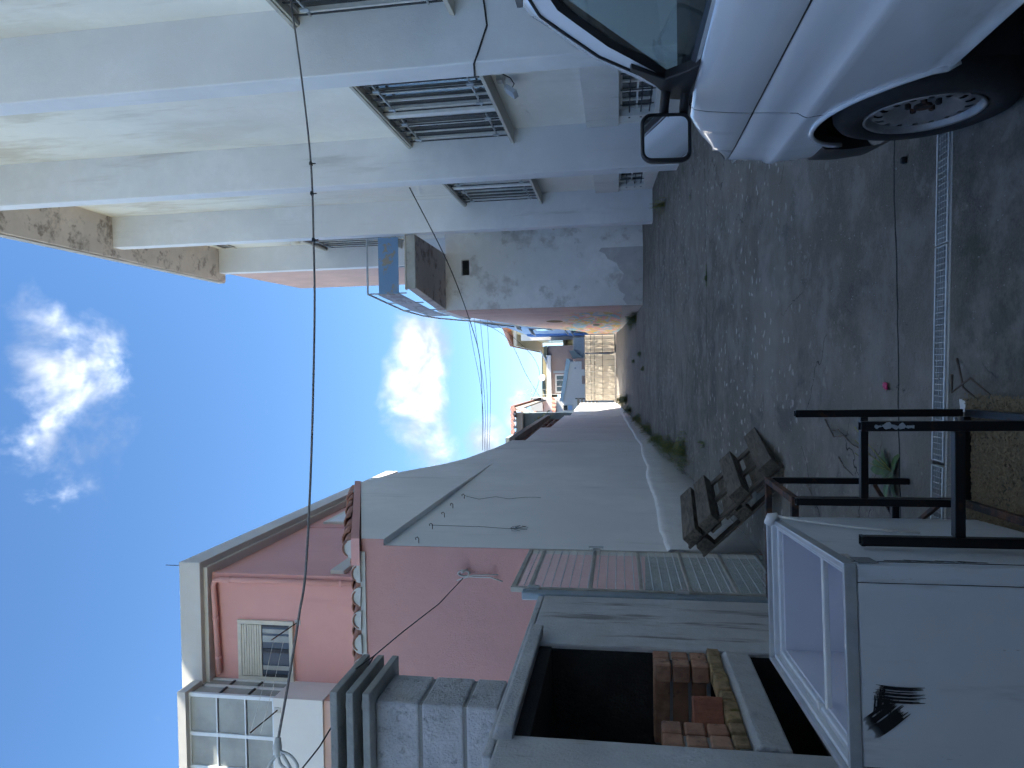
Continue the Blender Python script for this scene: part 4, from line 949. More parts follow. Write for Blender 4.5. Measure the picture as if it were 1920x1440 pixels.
m = MB(); m.grid([[(XM+u*.42, 3.735+.05*(1-u*u)+(.0 if z > -1.1 else -.05), z) for u in [-1+k/6 for k in range(13)]] for z in (-1.18, -1.10, -.98, -.88)]); m.build('bumper', M['black_plastic'], van, smooth=True)
for s_ in (-1, 1):
    m = MB(); m.box(XM+s_*.36-.10, XM+s_*.36+.10, 3.70, 3.745, -.74, -.60); m.build('headlight', M['lens'], van, bevel=.01)
m = MB(); m.box(XC+.07, 2*XM-XC-.07, -1.40, -1.351, -1.05, .33); m.build('rear_panel', M['paint'], van, bevel=.02)
m = MB(); m.box(XC+.12, 2*XM-XC-.12, -1.34, 3.05, -1.12, -1.06); m.build('underbody', M['black_plastic'], van)
# cabin
m = MB(); m.prism([(2.16, -.62), (2.78, -.62), (2.78, -.26), (2.60, -.225), (2.35, -.245), (2.20, -.33)], 'x', XC+.13, 2*XM-XC-.13); m.build('dashboard', M['interior'], van, bevel=.03)
m = MB(); m.grid([[(XM-.36+.18*math.cos(a)*1, 2.08+.10*math.sin(a)+.014*math.cos(b), -.30+.155*math.sin(a)+.014*math.sin(b)) for b in [k*math.pi/4 for k in range(8)]] for a in [2*math.pi*k/28 for k in range(29)]], True); m.build('steering_wheel', M['black_plastic'], van, smooth=True)
for xs_ in (XM-.38, XM+.38):
    m = MB(); m.prism([(1.35, -.62), (1.82, -.62), (1.85, -.52), (1.50, -.50), (1.28, .02), (1.16, .02), (1.25, -.5)], 'x', xs_-.24, xs_+.24); m.build('seat', M['seat'], van, bevel=.04)
    m = MB(); m.box(xs_-.13, xs_+.13, 1.15, 1.23, .05, .20); m.build('headrest', M['seat'], van, bevel=.03)
m = MB(); m.box(XC+.10, 2*XM-XC-.10, -1.3, 2.5, -.70, -.62); m.build('cab_floor', M['interior'], van)
m = MB(); m.box(XC+.16, 2*XM-XC-.16, -1.3, 2.05, .268, .285); m.build('headlining', M['interior_lt'], van)
m = MB(); m.box(XC+.15, 2*XM-XC-.15, .80, .83, -.62, .27); m.build('bulkhead', M['interior'], van)
for s_ in (1, -1):
    sx = lambda x: x if s_ == 1 else 2*XM-x
    m = MB(); m.hexa([(sx(XC+.10), 1.52, -.62), (sx(XC+.13), 1.52, -.62), (sx(XC+.13), 2.66, -.62), (sx(XC+.10), 2.66, -.62), (sx(XC+.10), 1.52, -.285), (sx(XC+.13), 1.52, -.285), (sx(XC+.13), 2.66, -.285), (sx(XC+.10), 2.66, -.285)]); m.build('door_card', M['interior_lt'], van)
    m = MB(); m.bar((sx(XC+.15), 2.72, -.23), (sx(XC+.265), 2.15, .25), .045, .05); m.build('pillar_trim', M['interior_lt'], van)

# ================================================================ OLD CHEST FREEZER WITHOUT ITS LID
def localise(root):
    for o in root.children:
        o.matrix_parent_inverse = Matrix.Identity(4)
frz = thing('chest_freezer', 'old white chest freezer without lid, standing open at the lower left', 'freezer', (-.878, 2.475, gz(2.45)))
HW, HL, HT = .292, .505, -.60-gz(2.45)
def fb(m, x0, x1, y0, y1, z0, z1): m.box(x0, x1, y0, y1, z0, z1); return m
m = MB(); w = .05
fb(m, -HW, HW, -HL, -HL+w, .0, HT-.035); fb(m, -HW, HW, HL-w, HL, .0, HT-.035); fb(m, -HW, -HW+w, -HL+w, HL-w, .0, HT-.035); fb(m, HW-w, HW, -HL+w, HL-w, .0, HT-.035); fb(m, -HW+w, HW-w, -HL+w, HL-w, 0, .25)
body = m.build('cabinet', M['enamel'], frz, bevel=.006)
for q_ in ((HW+.0005, HW+.002, -HL+.045, -HL+.048), (HW-.0484, HW-.0466, -HL-.0015, -HL-.0003), (-HW+.0466, -HW+.0484, -HL-.0015, -HL-.0003)):
    m = MB(); fb(m, *q_, .0, HT-.036); m.build('panel_seam', M['cable'], frz)
# aluminium rim in three steps
def rim(o, i, z0, z1, mat, nm):
    m = MB()
    fb(m, -HW-.004+o, HW+.004-o, -HL-.004+o, -HL-.004+i, z0, z1); fb(m, -HW-.004+o, HW+.004-o, HL+.004-i, HL+.004-o, z0, z1)
    fb(m, -HW-.004+o, -HW-.004+i, -HL-.004+i, HL+.004-i, z0, z1); fb(m, HW+.004-i, HW+.004-o, -HL-.004+i, HL+.004-i, z0, z1)
    return m.build(nm, M[mat], frz, bevel=.003)
rim(0, .017, HT-.034, HT, 'alu_trim', 'rim'); rim(.018, .032, HT-.05, HT-.016, 'enamel', 'rim_step'); rim(.033, .047, HT-.07, HT-.034, 'alu_trim', 'rim_step'); rim(.048, .06, HT-.40, HT-.052, 'enamel_in', 'liner')
m = MB(); fb(m, -HW+.05, HW-.05, -HL+.05, HL-.05, HT-.46, HT-.40); m.build('liner_floor', M['enamel_in'], frz)
m = MB(); m.box(-HW+.044, HW-.044, -.130, -.105, HT-.066, HT-.048); m.build('cross_bar', M['white_plastic'], frz, bevel=.004)
m = MB(); m.tube([(-HW+.045, -.095, HT-.045), (-HW+.045, -.095, HT-.030)], .012, 10); m.build('bar_clip', M['white_plastic'], frz)
# lid hinge stub with its pale cord at the far right corner
m = MB(); m.tube([(HW-.012, HL-.14, HT+.004), (HW-.006, HL-.14, HT+.012), (HW+.012, HL-.15, HT+.006), (HW+.024, HL-.155, HT-.016)], [.012, .024, .025, .012], 12); m.build('plug', M['white_plastic'], frz, smooth=True)
m = MB(); m.tube([(HW+.022, HL-.155, HT-.012), (HW+.014, HL-.20, HT-.07), (HW+.010, HL-.28, HT-.16), (HW+.008, HL-.36, HT-.26), (HW+.008, HL-.45, HT-.42)], .0045, 6); m.build('power_cord', M['white_plastic'], frz, smooth=True)
m = MB(); fb(m, HW+.0022, HW+.0035, -HL+.02, -HL+.10, HT-.10, HT-.045); m.build('sticker', M['sticker'], frz); m = MB(); fb(m, HW+.0022, HW+.0030, -HL+.06, -HL+.15, HT-.056, HT-.036); m.build('sticker', M['sticker_w'], frz)
# brushed black tar mark: overlapping dry brush strokes
random.seed(4)
def stroke(pts, W, seed, n=15):
    # bristle strips side by side along a polyline, a few of them dry and broken
    rnd = random.Random(seed); out = MB(); P = [Vector((x, z)) for x, z in pts]
    for i in range(n):
        off = (i-(n-1)/2)/n*W; h = W/n*.54; row0 = []; row1 = []
        e0, e1 = rnd.uniform(-.010, .006), rnd.uniform(-.016, .010)
        for k, p in enumerate(P):
            d = (P[min(k+1, len(P)-1)]-P[max(k-1, 0)]).normalized(); nrm = Vector((-d.y, d.x)); q = p + nrm*off
            if k == 0: q = q + d*e0
            if k == len(P)-1: q = q + d*e1
            hh = h*(.35 if (k in (0, len(P)-1)) else 1.0); yv = -HL-.0022-.0002*(i % 2)
            a, b = q+nrm*hh, q-nrm*hh; row0.append((a.x, yv, a.y)); row1.append((b.x, yv, b.y))
        if rnd.random() < .22:   # dry gap
            c_ = len(P)//2; out.grid([row0[:c_], row1[:c_]]) if c_ > 1 else None
        else: out.grid([row0, row1])
    return out
m = stroke([(-.047, HT-.075), (-.050, HT-.095), (-.052, HT-.125), (-.052, HT-.16), (-.050, HT-.188)], .046, 2)
m2 = stroke([(-.142, HT-.055), (-.128, HT-.075), (-.108, HT-.10), (-.090, HT-.12), (-.078, HT-.135)], .062, 6, 17)
m3 = stroke([(-.105, HT-.085), (-.085, HT-.088), (-.065, HT-.090), (-.04, HT-.088)], .045, 9, 11)
m.add([(x, y-.0003, z) for x, y, z in m2.v], m2.f); m.add([(x, y-.0006, z) for x, y, z in m3.v], m3.f); m.build('tar_mark', M['black_tar'], frz)
m = MB()
for k in range(9):
    z = HT-.13-.028*k; m.add([(HW+.0008, -HL+.06+.02*random.random(), z), (HW+.0008, -HL+.075+.02*random.random(), z), (HW+.0008, -HL+.07+.01*random.random(), z-.045), (HW+.0008, -HL+.062, z-.04)], [(0, 1, 2, 3)])
m.build('scuff', M['black_tar'], frz)
localise(frz); frz.rotation_euler = (0, 0, R_(4.6))

# ================================================================ UPSIDE-DOWN STEEL TABLE WITH CHIPBOARD TOP
ta = thing('upturned_table', 'black steel table standing upside down on its straw-coloured chipboard top', 'table', (-.38, 2.65, gz(2.65)))
zb = gz(2.7)
T = .030
xl, xr, yf, yb = -.555, -.20, 2.25, 3.04
TZ = -.728
for (x, y) in ((xr+.012, yf), (xl+.015, yf), (xr, yb), (xl-.015, yb)):
    m = MB(); z0 = zb+.075
    m.box(x-T/2, x+T/2, y-T/2, y+T/2, z0, TZ-.012); lg = m.build('leg', M['black_steel'], ta, bevel=.003)
    for (xa, xb, ya, yb_) in ((-T/2, T/2, -T/2, -T/2+.003), (-T/2, T/2, T/2-.003, T/2), (-T/2, -T/2+.003, -T/2+.003, T/2-.003), (T/2-.003, T/2, -T/2+.003, T/2-.003)):
        m = MB(); m.box(x+xa, x+xb, y+ya, y+yb_, TZ-.0115, TZ); m.build('tube_end', M['black_steel'], lg)
m = MB(); m.bar((xr-.004, yf, -1.006), (xl+.031, yf, -1.006), T, T); m.build('stretcher', M['black_steel'], ta, bevel=.003)
m = MB(); m.bar((xr-.016, yb, -.998), (xl+.001, yb, -.998), T, T); m.build('stretcher', M['black_steel'], ta, bevel=.003)
for (p, q, mt) in (((xr-.016, yb, zb+.06), (xl+.001, yb, zb+.06), 'black_steel'), ((xl-.015, yb-.02, zb+.055), (xl+.012, yf+.02, zb+.045), 'rusty_steel'), ((xr, yb-.02, zb+.058), (xr+.012, yf+.02, zb+.048), 'black_steel'), ((xr-.004, yf, zb+.045), (xl+.031, yf, zb+.045), 'black_steel')):
    m = MB(); m.bar(p, q, T, T); m.build('apron', M[mt], ta, bevel=.003)
m = MB(); m.bar((xr-.02, yb+.028, zb+.086), (xl+.0, yb+.028, zb+.090), .012, .012); m.build('strip', M['tape_grey'], ta)
t = NT('chipboard'); v = t.pos
ck = t.voro(95, 'F1', t.scaled(t.pos, (1, .45, 1), (0, 0, .5)), 'Color'); sep = t.node('ShaderNodeSeparateColor'); t.put(sep.inputs[0], ck)
a = t.mix(sep.outputs[0], (.085, .062, .036), (.22, .175, .105)); a = t.mix(t.map(t.noise(7, 5), .5, .7), a, (.075, .065, .042)); t.bump(sep.outputs[0], .8, .01); M['chipboard'] = t.set(a, .95)
m = MB(); m.hexa([(-.655, 2.02, zb-.003), (-.105, 2.02, zb-.003), (-.145, 3.075, zb+.014), (-.640, 3.075, zb+.014), (-.655, 2.02, zb+.030), (-.105, 2.02, zb+.030), (-.145, 3.075, zb+.045), (-.640, 3.075, zb+.045)])
top = m.build('table_top', M['chipboard'], ta)
# coarse chips standing out of the board (too many to pick apart)
random.seed(8); m = MB()
for i in range(9000):
    x, y = random.uniform(-.65, -.125), random.uniform(2.04, 3.07); z = zb+.030+(y-2.02)/1.055*.015
    a, L, wd, tl = random.uniform(0, math.pi), random.uniform(.006, .020), random.uniform(.0015, .004), random.uniform(-.5, .5)
    dx, dy = math.cos(a)*L/2, math.sin(a)*L/2; nx, ny = -math.sin(a)*wd, math.cos(a)*wd; dz = tl*L/2; h = random.uniform(.001, .006)
    m.add([(x-dx-nx, y-dy-ny, z+h-dz), (x+dx-nx, y+dy-ny, z+h+dz), (x+dx+nx, y+dy+ny, z+h+dz+.001), (x-dx+nx, y-dy+ny, z+h-dz)], [(0, 1, 2, 3)])
t = NT('chips'); a = t.mix(t.voro(120, 'F1', None, 'Distance'), (.27, .215, .13), (.10, .075, .045)); a = t.mix(t.map(t.noise(160, 2), .4, .6), a, (.20, .155, .09)); M['chips'] = t.set(a, .9)
o = m.build('wood_chips', M['chips'], ta); o['kind'] = 'stuff'
# paint blotches and weed scrap on the front leg
random.seed(31)
m = MB()
for (z, w_) in ((-.775, .011), (-.80, .013), (-.822, .010), (-.845, .012), (-.865, .008)):
    n = 9; m.add([(xr+.012+random.uniform(-.004, .004)+w_*math.cos(k*.7)*random.uniform(.6, 1), yf-T/2-.0012, z+.016*math.sin(k*.7)*random.uniform(.6, 1)) for k in range(n)], [tuple(range(n))])
m.build('paint_blotch', M['tape_grey'], ta)

# ================================================================ SECOND BLACK STEEL FRAME BEHIND THE FREEZER
tb = thing('steel_frame', 'rusty black steel table frame without a top, standing behind the freezer', 'table frame', (-.87, 3.4, gz(3.4)))
X1, X0, Y0, Y1, ZT = -.580, -1.17, 3.13, 3.66, -.745
for (x, y) in ((X1, Y0), (X0, Y0), (X1, Y1), (X0, Y1)):
    m = MB(); m.box(x-T/2, x+T/2, y-T/2, y+T/2, gz(y)+.001, ZT-.016); m.build('leg', M['black_steel'], tb, bevel=.003)
for (p, q, mt) in (((X1, Y0+.016, ZT), (X1, Y1-.016, ZT), 'rusty_steel'), ((X0, Y0+.016, ZT), (X0, Y1-.016, ZT), 'rusty_steel'), ((X0-.015, Y0, ZT), (X1+.015, Y0, ZT), 'rusty_steel'), ((X0-.015, Y1, ZT), (X1+.015, Y1, ZT), 'rusty_steel'), ((X0+.016, Y0, -1.15), (X1-.016, Y0, -1.15), 'black_steel')):
    m = MB(); m.bar(p, q, T, T); m.build('rail', M[mt], tb, bevel=.003)
m = MB(); m.bar((X1-.017, Y1, gz(Y1)+.16), (X1-.20, Y1-.02, gz(Y1)+.06), .018, .018); m.build('brace', M['rusty_steel'], tb)
m = MB(); m.bar((X1-.017, Y0+.02, gz(Y0)+.10), (X1-.20, Y1-.10, gz(Y1)+.02), .018, .018); m.build('brace', M['rusty_steel'], tb)

# ================================================================ PALLET LEANING ON THE LANE WALL
pal = thing('wooden_pallet', 'grey weathered wooden pallet leaning against the foot of the white wall', 'pallet', (-.75, 6.5, gz(6.5)))
# local frame: a runs up the slope (local x), b along the lane (local y), n outward normal (local z)
P0 = Vector((-.80, 5.86, gz(6)+.02)); up_ = Vector((-.735, 0.16, .72)).normalized(); al = Vector((.05, 1, .03)); al = (al-up_*al.dot(up_)).normalized(); nn = up_.cross(al).normalized()
if nn.x < 0: nn = -nn
rotm = Matrix((up_, al, up_.cross(al))).transposed(); q_ = rotm.to_euler(); sg = 1 if (up_.cross(al)).dot(nn) > 0 else -1
def pbox(name, a0, a1, b0, b1, n0, n1, mat, parent=pal):
    m = MB(); m.box(-(a1-a0)/2, (a1-a0)/2, -(b1-b0)/2, (b1-b0)/2, -(n1-n0)/2, (n1-n0)/2)
    o = m.build(name, M[mat], None, bevel=.005); c_ = P0+up_*((a0+a1)/2)+al*((b0+b1)/2)+nn*((n0+n1)/2)
    o.location = c_; o.rotation_euler = q_; setparent(o, parent); return o
random.seed(12)
Lb = 1.10
for a in (.02, .35, .70, .885):
    pbox('skid_board', a, a+.145, random.uniform(-.02, .02), Lb+random.uniform(-.02, .02), .0, .095, 'old_wood')
for b in (.02, .50, .98):
    pbox('stringer', .0, 1.06, b, b+.10, -.024, -.001, 'old_wood_x')
for i in range(6):
    a = .01+i*.175; pbox('deck_board', a, a+.125+random.uniform(-.02, .015), 0+random.uniform(-.01, .01), Lb, -.048, -.025, 'old_wood')
for a in (.03, .45, .88):
    for b in (.02, .50, .96): pbox('block', a, a+.13, b, b+.13, -.135, -.049, 'old_wood')
for b in (.03, .97): pbox('bottom_board', .0, 1.03, b, b+.11, -.157, -.136, 'old_wood_x')

# ================================================================ ROPE AND CABLES OVERHEAD
def cat(pts, n=6):
    P = [Vector(p) for p in pts]; out = []
    for i in range(len(P)-1):
        p0, p1, p2, p3 = P[max(i-1, 0)], P[i], P[i+1], P[min(i+2, len(P)-1)]
        for k in range(n):
            u = k/n; out.append(.5*((2*p1)+(p2-p0)*u+(2*p0-5*p1+4*p2-p3)*u*u+(3*p1-p0-3*p2+p3)*u**3))
    out.append(P[-1]); return out
rope = thing('clothes_rope', 'grey clothes rope strung across the lane in front of the sky', 'rope', (0, 5.5, 2.6))
rp = [(4.28, 7.235, 3.556), (4.1, 7.161, 3.499), (3.029, 6.732, 3.186), (2.04, 6.336, 2.925), (1.236, 6.014, 2.767), (0.67, 5.788, 2.665), (0.007, 5.522, 2.567), (-0.767, 5.212, 2.464), (-1.5, 4.919, 2.386), (-1.788, 4.804, 2.388), (-2.164, 4.653, 2.395), (-2.6, 4.478, 2.413)]
m = MB(); m.tube(cat(rp), .0095, 7); m.build('line', M['rope'], rope, smooth=True)
for (x, y, z) in ((2.04, 6.336, 2.925), (1.715, 6.206, 2.861), (1.236, 6.014, 2.767)):
    m = MB(); m.tube([(x+.02, y, z+.006), (x, y, z), (x-.02, y, z-.006)], [.012, .02, .012], 8); m.tube([(x, y, z), (x-.003, y-.01, z-.05)], .006, 6); m.build('knot', M['cable'], rope, smooth=True)
m = MB(); m.tube([(-2.56, 4.49, 2.412), (-2.62, 4.47, 2.41), (-2.68, 4.46, 2.40)], [.02, .034, .02], 8)
m.tube(cat([(-2.62, 4.47, 2.41), (-2.72, 4.45, 2.38), (-2.76, 4.44, 2.30), (-2.72, 4.43, 2.24), (-2.66, 4.45, 2.30), (-2.64, 4.46, 2.38)]), .010, 6); m.tube(cat([(-2.65, 4.47, 2.40), (-2.74, 4.45, 2.46), (-2.9, 4.4, 2.50), (-3.1, 4.3, 2.52)]), .013, 6); m.tube(cat([(-2.63, 4.47, 2.40), (-2.75, 4.42, 2.28), (-2.95, 4.35, 2.16), (-3.2, 4.25, 2.0)]), .011, 6)
m.build('knot', M['plug'], rope, smooth=True)
def cable(pts, r, lab, name='cable', mat='cable'):
    m = MB(); m.tube(cat(pts, 8), r, 5); return tag(m.build(name, M[mat], smooth=True), lab, 'cable')
cable([(3.5, 12.66, 3.874), (2.315, 15.58, 3.80), (.856, 19.18, 4.00), (-.063, 21.44, 4.33), (-1.45, 24.86, 5.0), (-3.5, 30.0, 6.05)], .012, 'thin black cable sagging from the second bay of the white building over the lane')
for k, (dz, lab) in enumerate(((0, 'lowest of the bunched cables between the stair annex and the left houses'), (.28, 'second of the bunched cables between the stair annex and the left houses'), (.52, 'third of the bunched cables between the stair annex and the left houses'), (.75, 'topmost of the bunched cables between the stair annex and the left houses'))):
    cable([(3.6, 27.0+k*.4, 5.2+dz*1.6), (1.2, 27.6, 5.25+dz*.9), (-1.0, 28.4, 5.35+dz*.5), (-4.2, 29.8, 5.75+dz*.2)], .009, lab)
cable([(3.0, 34, 7.2), (2.2, 38, 6.2), (.6, 44, 5.3), (-1.2, 47, 5.6), (-4.6, 47, 7.6)], .014, 'loose cable hanging in a deep loop above the far houses')
cable([(3.0, 40, 8.2), (2.0, 43, 6.9), (-.2, 48, 6.5), (-2.0, 46, 5.2), (-2.6, 42, 4.6)], .014, 'cable dropping behind the far gate towards the green-grey house')

# ================================================================ WEEDS, LITTER
def leaf_poly(m, base, d, L, W, bend, up=(0, 0, 1)):
    base, d = Vector(base), Vector(d).normalized(); s_ = d.cross(Vector(up))
    s_ = s_.normalized() if s_.length > 1e-4 else Vector((1, 0, 0)); n = s_.cross(d).normalized(); rows = []
    for u, w_ in ((0, .12), (.3, .85), (.6, 1.0), (.85, .6), (1, .04)):
        c_ = base + d*L*u - Vector((0, 0, 1))*bend*L*u*u; rows.append([c_-s_*W*w_/2, c_-n*W*.08*w_, c_+s_*W*w_/2])
    m.grid(rows)
def weed(x, y, w, h, n, lab, mat='leaf', seed=0, long=.05, wide=.022):
    rnd = random.Random(seed); z = gz(y)-.01
    root = thing('weed_clump', lab, 'weed', (x, y, z), 'weeds in the lane'); m = MB(); st = MB()
    for i in range(n):
        a = rnd.uniform(0, 6.28); r = abs(rnd.gauss(0, .5)); bx, by = x+r*w[0]*math.cos(a), y+r*w[1]*math.sin(a)
        bx = max(bx, XL+.02) if x < 0 else bx
        hh = h*rnd.uniform(.25, 1)*(1-.45*min(r, 1)); tip = (bx+rnd.uniform(-.3, .3)*hh, by+rnd.uniform(-.3, .3)*hh, z+hh)
        st.tube([(bx, by, z), tip], .0022, 3, False)
        for k in range(rnd.randint(3, 6)):
            u = rnd.uniform(.25, 1); p = Vector((bx, by, z)).lerp(Vector(tip), u); b = rnd.uniform(0, 6.28)
            leaf_poly(m, p, (math.cos(b), math.sin(b), rnd.uniform(-.1, .6)), long*rnd.uniform(.6, 1.2), wide*rnd.uniform(.7, 1.2), .25)
    m.build('foliage', M[mat], root, smooth=True)['kind'] = 'stuff'; st.build('stems', M['leaf_dry'], root)['kind'] = 'stuff'; return root
weed(-1.40, 11.9, (.34, .75), .26, 230, 'large leafy weed clump at the foot of the white wall beyond the pallet', seed=1)
weed(-1.52, 13.5, (.26, .9), .34, 220, 'tall straggling weeds against the white wall just past the large clump', seed=2)
weed(-1.58, 15.6, (.2, 1.0), .34, 150, 'middle patch of weeds along the white wall foot', seed=3)
weed(-1.58, 18.3, (.2, 1.2), .32, 140, 'fourth patch of weeds along the white wall, before the wall steps down', seed=4)
weed(-1.56, 21.5, (.2, 1.4), .34, 140, 'fifth patch of weeds along the white wall, in shade', seed=5)
weed(-1.5, 25.5, (.2, 1.4), .32, 90, 'weeds at the white wall where the sunlight begins', seed=6, long=.09, wide=.04)
weed(-1.35, 30.0, (.3, 1.8), .40, 130, 'sunlit yellow green weeds beside the far end of the white wall', 'leaf_dry', 7, .10, .05)
weed(-1.2, 27.6, (.22, .8), .34, 90, 'bright green weed clump in front of the sunlit wall end', seed=8, long=.09, wide=.045)
weed(1.62, 22.6, (.2, .6), .38, 140, 'dense dark weed clump at the corner of the painted mural wall', seed=9, long=.08, wide=.04)
weed(1.55, 24.6, (.2, .8), .22, 60, 'small weeds along the mural wall behind the dense clump', seed=10, long=.07)
weed(.45, 21.0, (.10, .5), .14, 50, 'low tuft of grass in the lane nearest the mural wall', seed=11)
weed(.25, 23.5, (.08, .5), .14, 40, 'thin tuft of grass in a crack up the middle of the lane', seed=12)
weed(-.02, 20.0, (.08, .5), .12, 40, 'small green tuft in the centre of the lane', seed=13)
weed(3.32, 14.4, (.14, .5), .34, 60, 'straggly weed at the foot of the white building between two fins', seed=14)
weed(1.18, 9.5, (.22, .03), .05, 36, 'thin line of moss and grass in the joint of the lane concrete', seed=15, long=.03)
weed(2.6, 10.8, (.12, .03), .05, 18, 'tiny weed tuft on the lane near the white building', seed=16, long=.03)
weed(-1.05, 9.9, (.05, .10), .10, 14, 'little creeping weed between pallet and the wall clump', seed=17, long=.04)
pl = thing('dock_plant', 'broad-leaved green plant growing from a crack behind the upturned table', 'plant', (-.56, 3.86, gz(3.86)))
random.seed(14)
for i in range(15):
    a = random.uniform(0, 6.28); m = MB(); L = random.uniform(.10, .19)
    leaf_poly(m, (-.56+.01*math.cos(a), 3.86+.01*math.sin(a), gz(3.86)), (math.cos(a), math.sin(a), random.uniform(.15, .9)), L, L*.30, random.uniform(.2, .5)); m.build('leaf', M['leaf'], pl, smooth=True)
m = MB()
for a in range(3): m.tube([(-.56, 3.86, gz(3.86)), (-.52+.05*a, 3.9, gz(3.86)+.10), (-.47+.07*a, 3.92, gz(3.86)+.16)], .0025, 4)
m.build('stem', M['leaf_dry'], pl)
# litter
m = MB(); rnd = random.Random(2)
rows = [[(-.13+.035*u+.006*rnd.uniform(-1, 1), 3.93-.075*v+.02*u*v, gz(3.95)+.004+.005*math.sin(3.1*u)*math.sin(3.1*v)+.008*rnd.random()) for u in [k/4 for k in range(5)]] for v in [k/5 for k in range(6)]]
m.grid(rows); o = m.build('plastic_scrap', M['pink_plastic'], smooth=True); sd = o.modifiers.new('s', 'SOLIDIFY'); sd.thickness = .003; tag(o, 'crumpled bright pink scrap on the concrete', 'litter')
m = MB(); rows = [[(-.155-.045*u+.006*rnd.uniform(-1, 1), 3.155-.055*v, gz(3.15)+.008+.01*rnd.random()) for u in [k/3 for k in range(4)]] for v in [k/4 for k in range(5)]]
m.grid(rows); o = m.build('plastic_scrap', M['white_plastic'], smooth=True); sd = o.modifiers.new('s', 'SOLIDIFY'); sd.thickness = .002; tag(o, 'torn white scrap beside the chipboard table top', 'litter')
m = MB(); m.box(.985, 1.02, 3.645, 3.675, gz(3.66), gz(3.66)+.03); tag(m.build('stone', M['rubber'], bevel=.01), 'small dark lump lying near the van wheel', 'stone')
tw = [([(-.42, 4.72, .01), (-.40, 4.55, .03), (-.47, 4.35, .02), (-.50, 4.1, .01)], 'long pale dry twig behind the upturned table'), ([(-.36, 4.85, .01), (-.45, 4.6, .04), (-.42, 4.4, .02)], 'thin forked twig beyond the pale twig'), ([(-.58, 4.6, .01), (-.62, 4.45, .03), (-.66, 4.36, .01)], 'short dark twig on the concrete near the pallet'),
      ([(-.05, 3.2, .02), (-.12, 3.12, .06), (-.06, 3.0, .05), (-.13, 2.9, .02)], 'curled dark twig in front of the drain'), ([(.02, 3.18, .01), (-.10, 3.05, .05), (-.17, 2.95, .02)], 'thin dark stem beside the chipboard'), ([(-.84, 5.3, .01), (-.92, 5.1, .015)], 'tiny stick between pallet and freezer')]
for pts, lab in tw:
    m = MB(); m.tube([(x, y, gz(y)+z) for x, y, z in pts], [.006]+[.0045]*(len(pts)-2)+[.002], 5); tag(m.build('twig', M['twig'], smooth=True), lab, 'twig')
# pebbles and crumbs, nobody could count them
random.seed(77); m = MB()
for i in range(1500):
    y = random.uniform(2.3, 9); x = random.uniform(-1.6, 2.2); r = random.uniform(.0015, .006) * (1.6 if random.random() < .04 else 1)
    z = gz(y)+r*.3; m.add([(x-r, y, z), (x, y-r, z), (x+r, y, z), (x, y+r, z), (x, y, z+r), (x, y, z-r)], [(0, 1, 4), (1, 2, 4), (2, 3, 4), (3, 0, 4), (1, 0, 5), (2, 1, 5), (3, 2, 5), (0, 3, 5)])
tag(m.build('grit', M['mortar']), 'loose grit scattered over the near concrete', 'grit', kind='stuff')

# ================================================================ FAR END: CURTAINED IRON GATE
YG = 35.5
t = NT('gate_sheet'); t.n.remove(t.b)
d1 = t.node('ShaderNodeBsdfDiffuse'); d1.inputs[0].default_value = (.74, .66, .54, 1); d2 = t.node('ShaderNodeBsdfTranslucent'); d2.inputs[0].default_value = (.62, .50, .36, 1)
mx = t.node('ShaderNodeMixShader'); mx.inputs[0].default_value = .55; t.l.new(d1.outputs[0], mx.inputs[1]); t.l.new(d2.outputs[0], mx.inputs[2]); t.l.new(mx.outputs[0], t.out.inputs[0]); M['sheet'] = t.m
M['iron'] = simple('iron', (.16, .14, .12), .6, .3, .15)
for (x0, x1, lab) in ((-1.60, .80, 'wide leaf of the iron gate with beige sheeting at the lane end'), (.86, 1.78, 'narrow leaf of the iron gate with beige sheeting beside the mural')):
    g = thing('iron_gate', lab, 'gate', (x0, YG, gz(YG)))
    zb_, zt_ = gz(YG)+.06, 1.72
    m = MB(); n = 24; rows = []
    for k in range(n+1):
        u = k/n; rows.append([(x0+.02+(x1-x0-.04)*u, YG+.035+.012*math.sin(u*19)+.006*math.sin(u*43+1), z) for z in (zb_+.03, zb_+.5, zb_+1.0, zt_-.01)])
    m.grid(rows); m.build('sheet', M['sheet'], g, smooth=True)
    for z in (zb_, .83, 1.24, 1.43, zt_):
        m = MB(); m.box(x0, x1, YG-.012, YG+.018, z-.014, z+.014); m.build('rail', M['iron'], g)
    nb = max(3, int(round((x1-x0)/.30)))
    for k in range(nb+1):
        xx = x0+.015+(x1-x0-.03)*k/nb; m = MB(); m.tube([(xx, YG-.03, zb_), (xx, YG-.09, .45), (xx, YG-.03, .83), (xx, YG-.09, 1.05), (xx, YG-.03, zt_)], .011, 6); m.build('baluster', M['iron'], g, smooth=True)
    if x0 > 0:
        m = MB(); m.box(x0-.03, x0-.001, YG-.06, YG+.0, zb_-.04, zt_+.02); m.build('meeting_post', M['dark_rod'], g); m = MB(); m.box(x0, x1, YG-.07, YG-.045, zb_-.05, zb_+.02); m.build('kick_bar', M['dark_rod'], g)

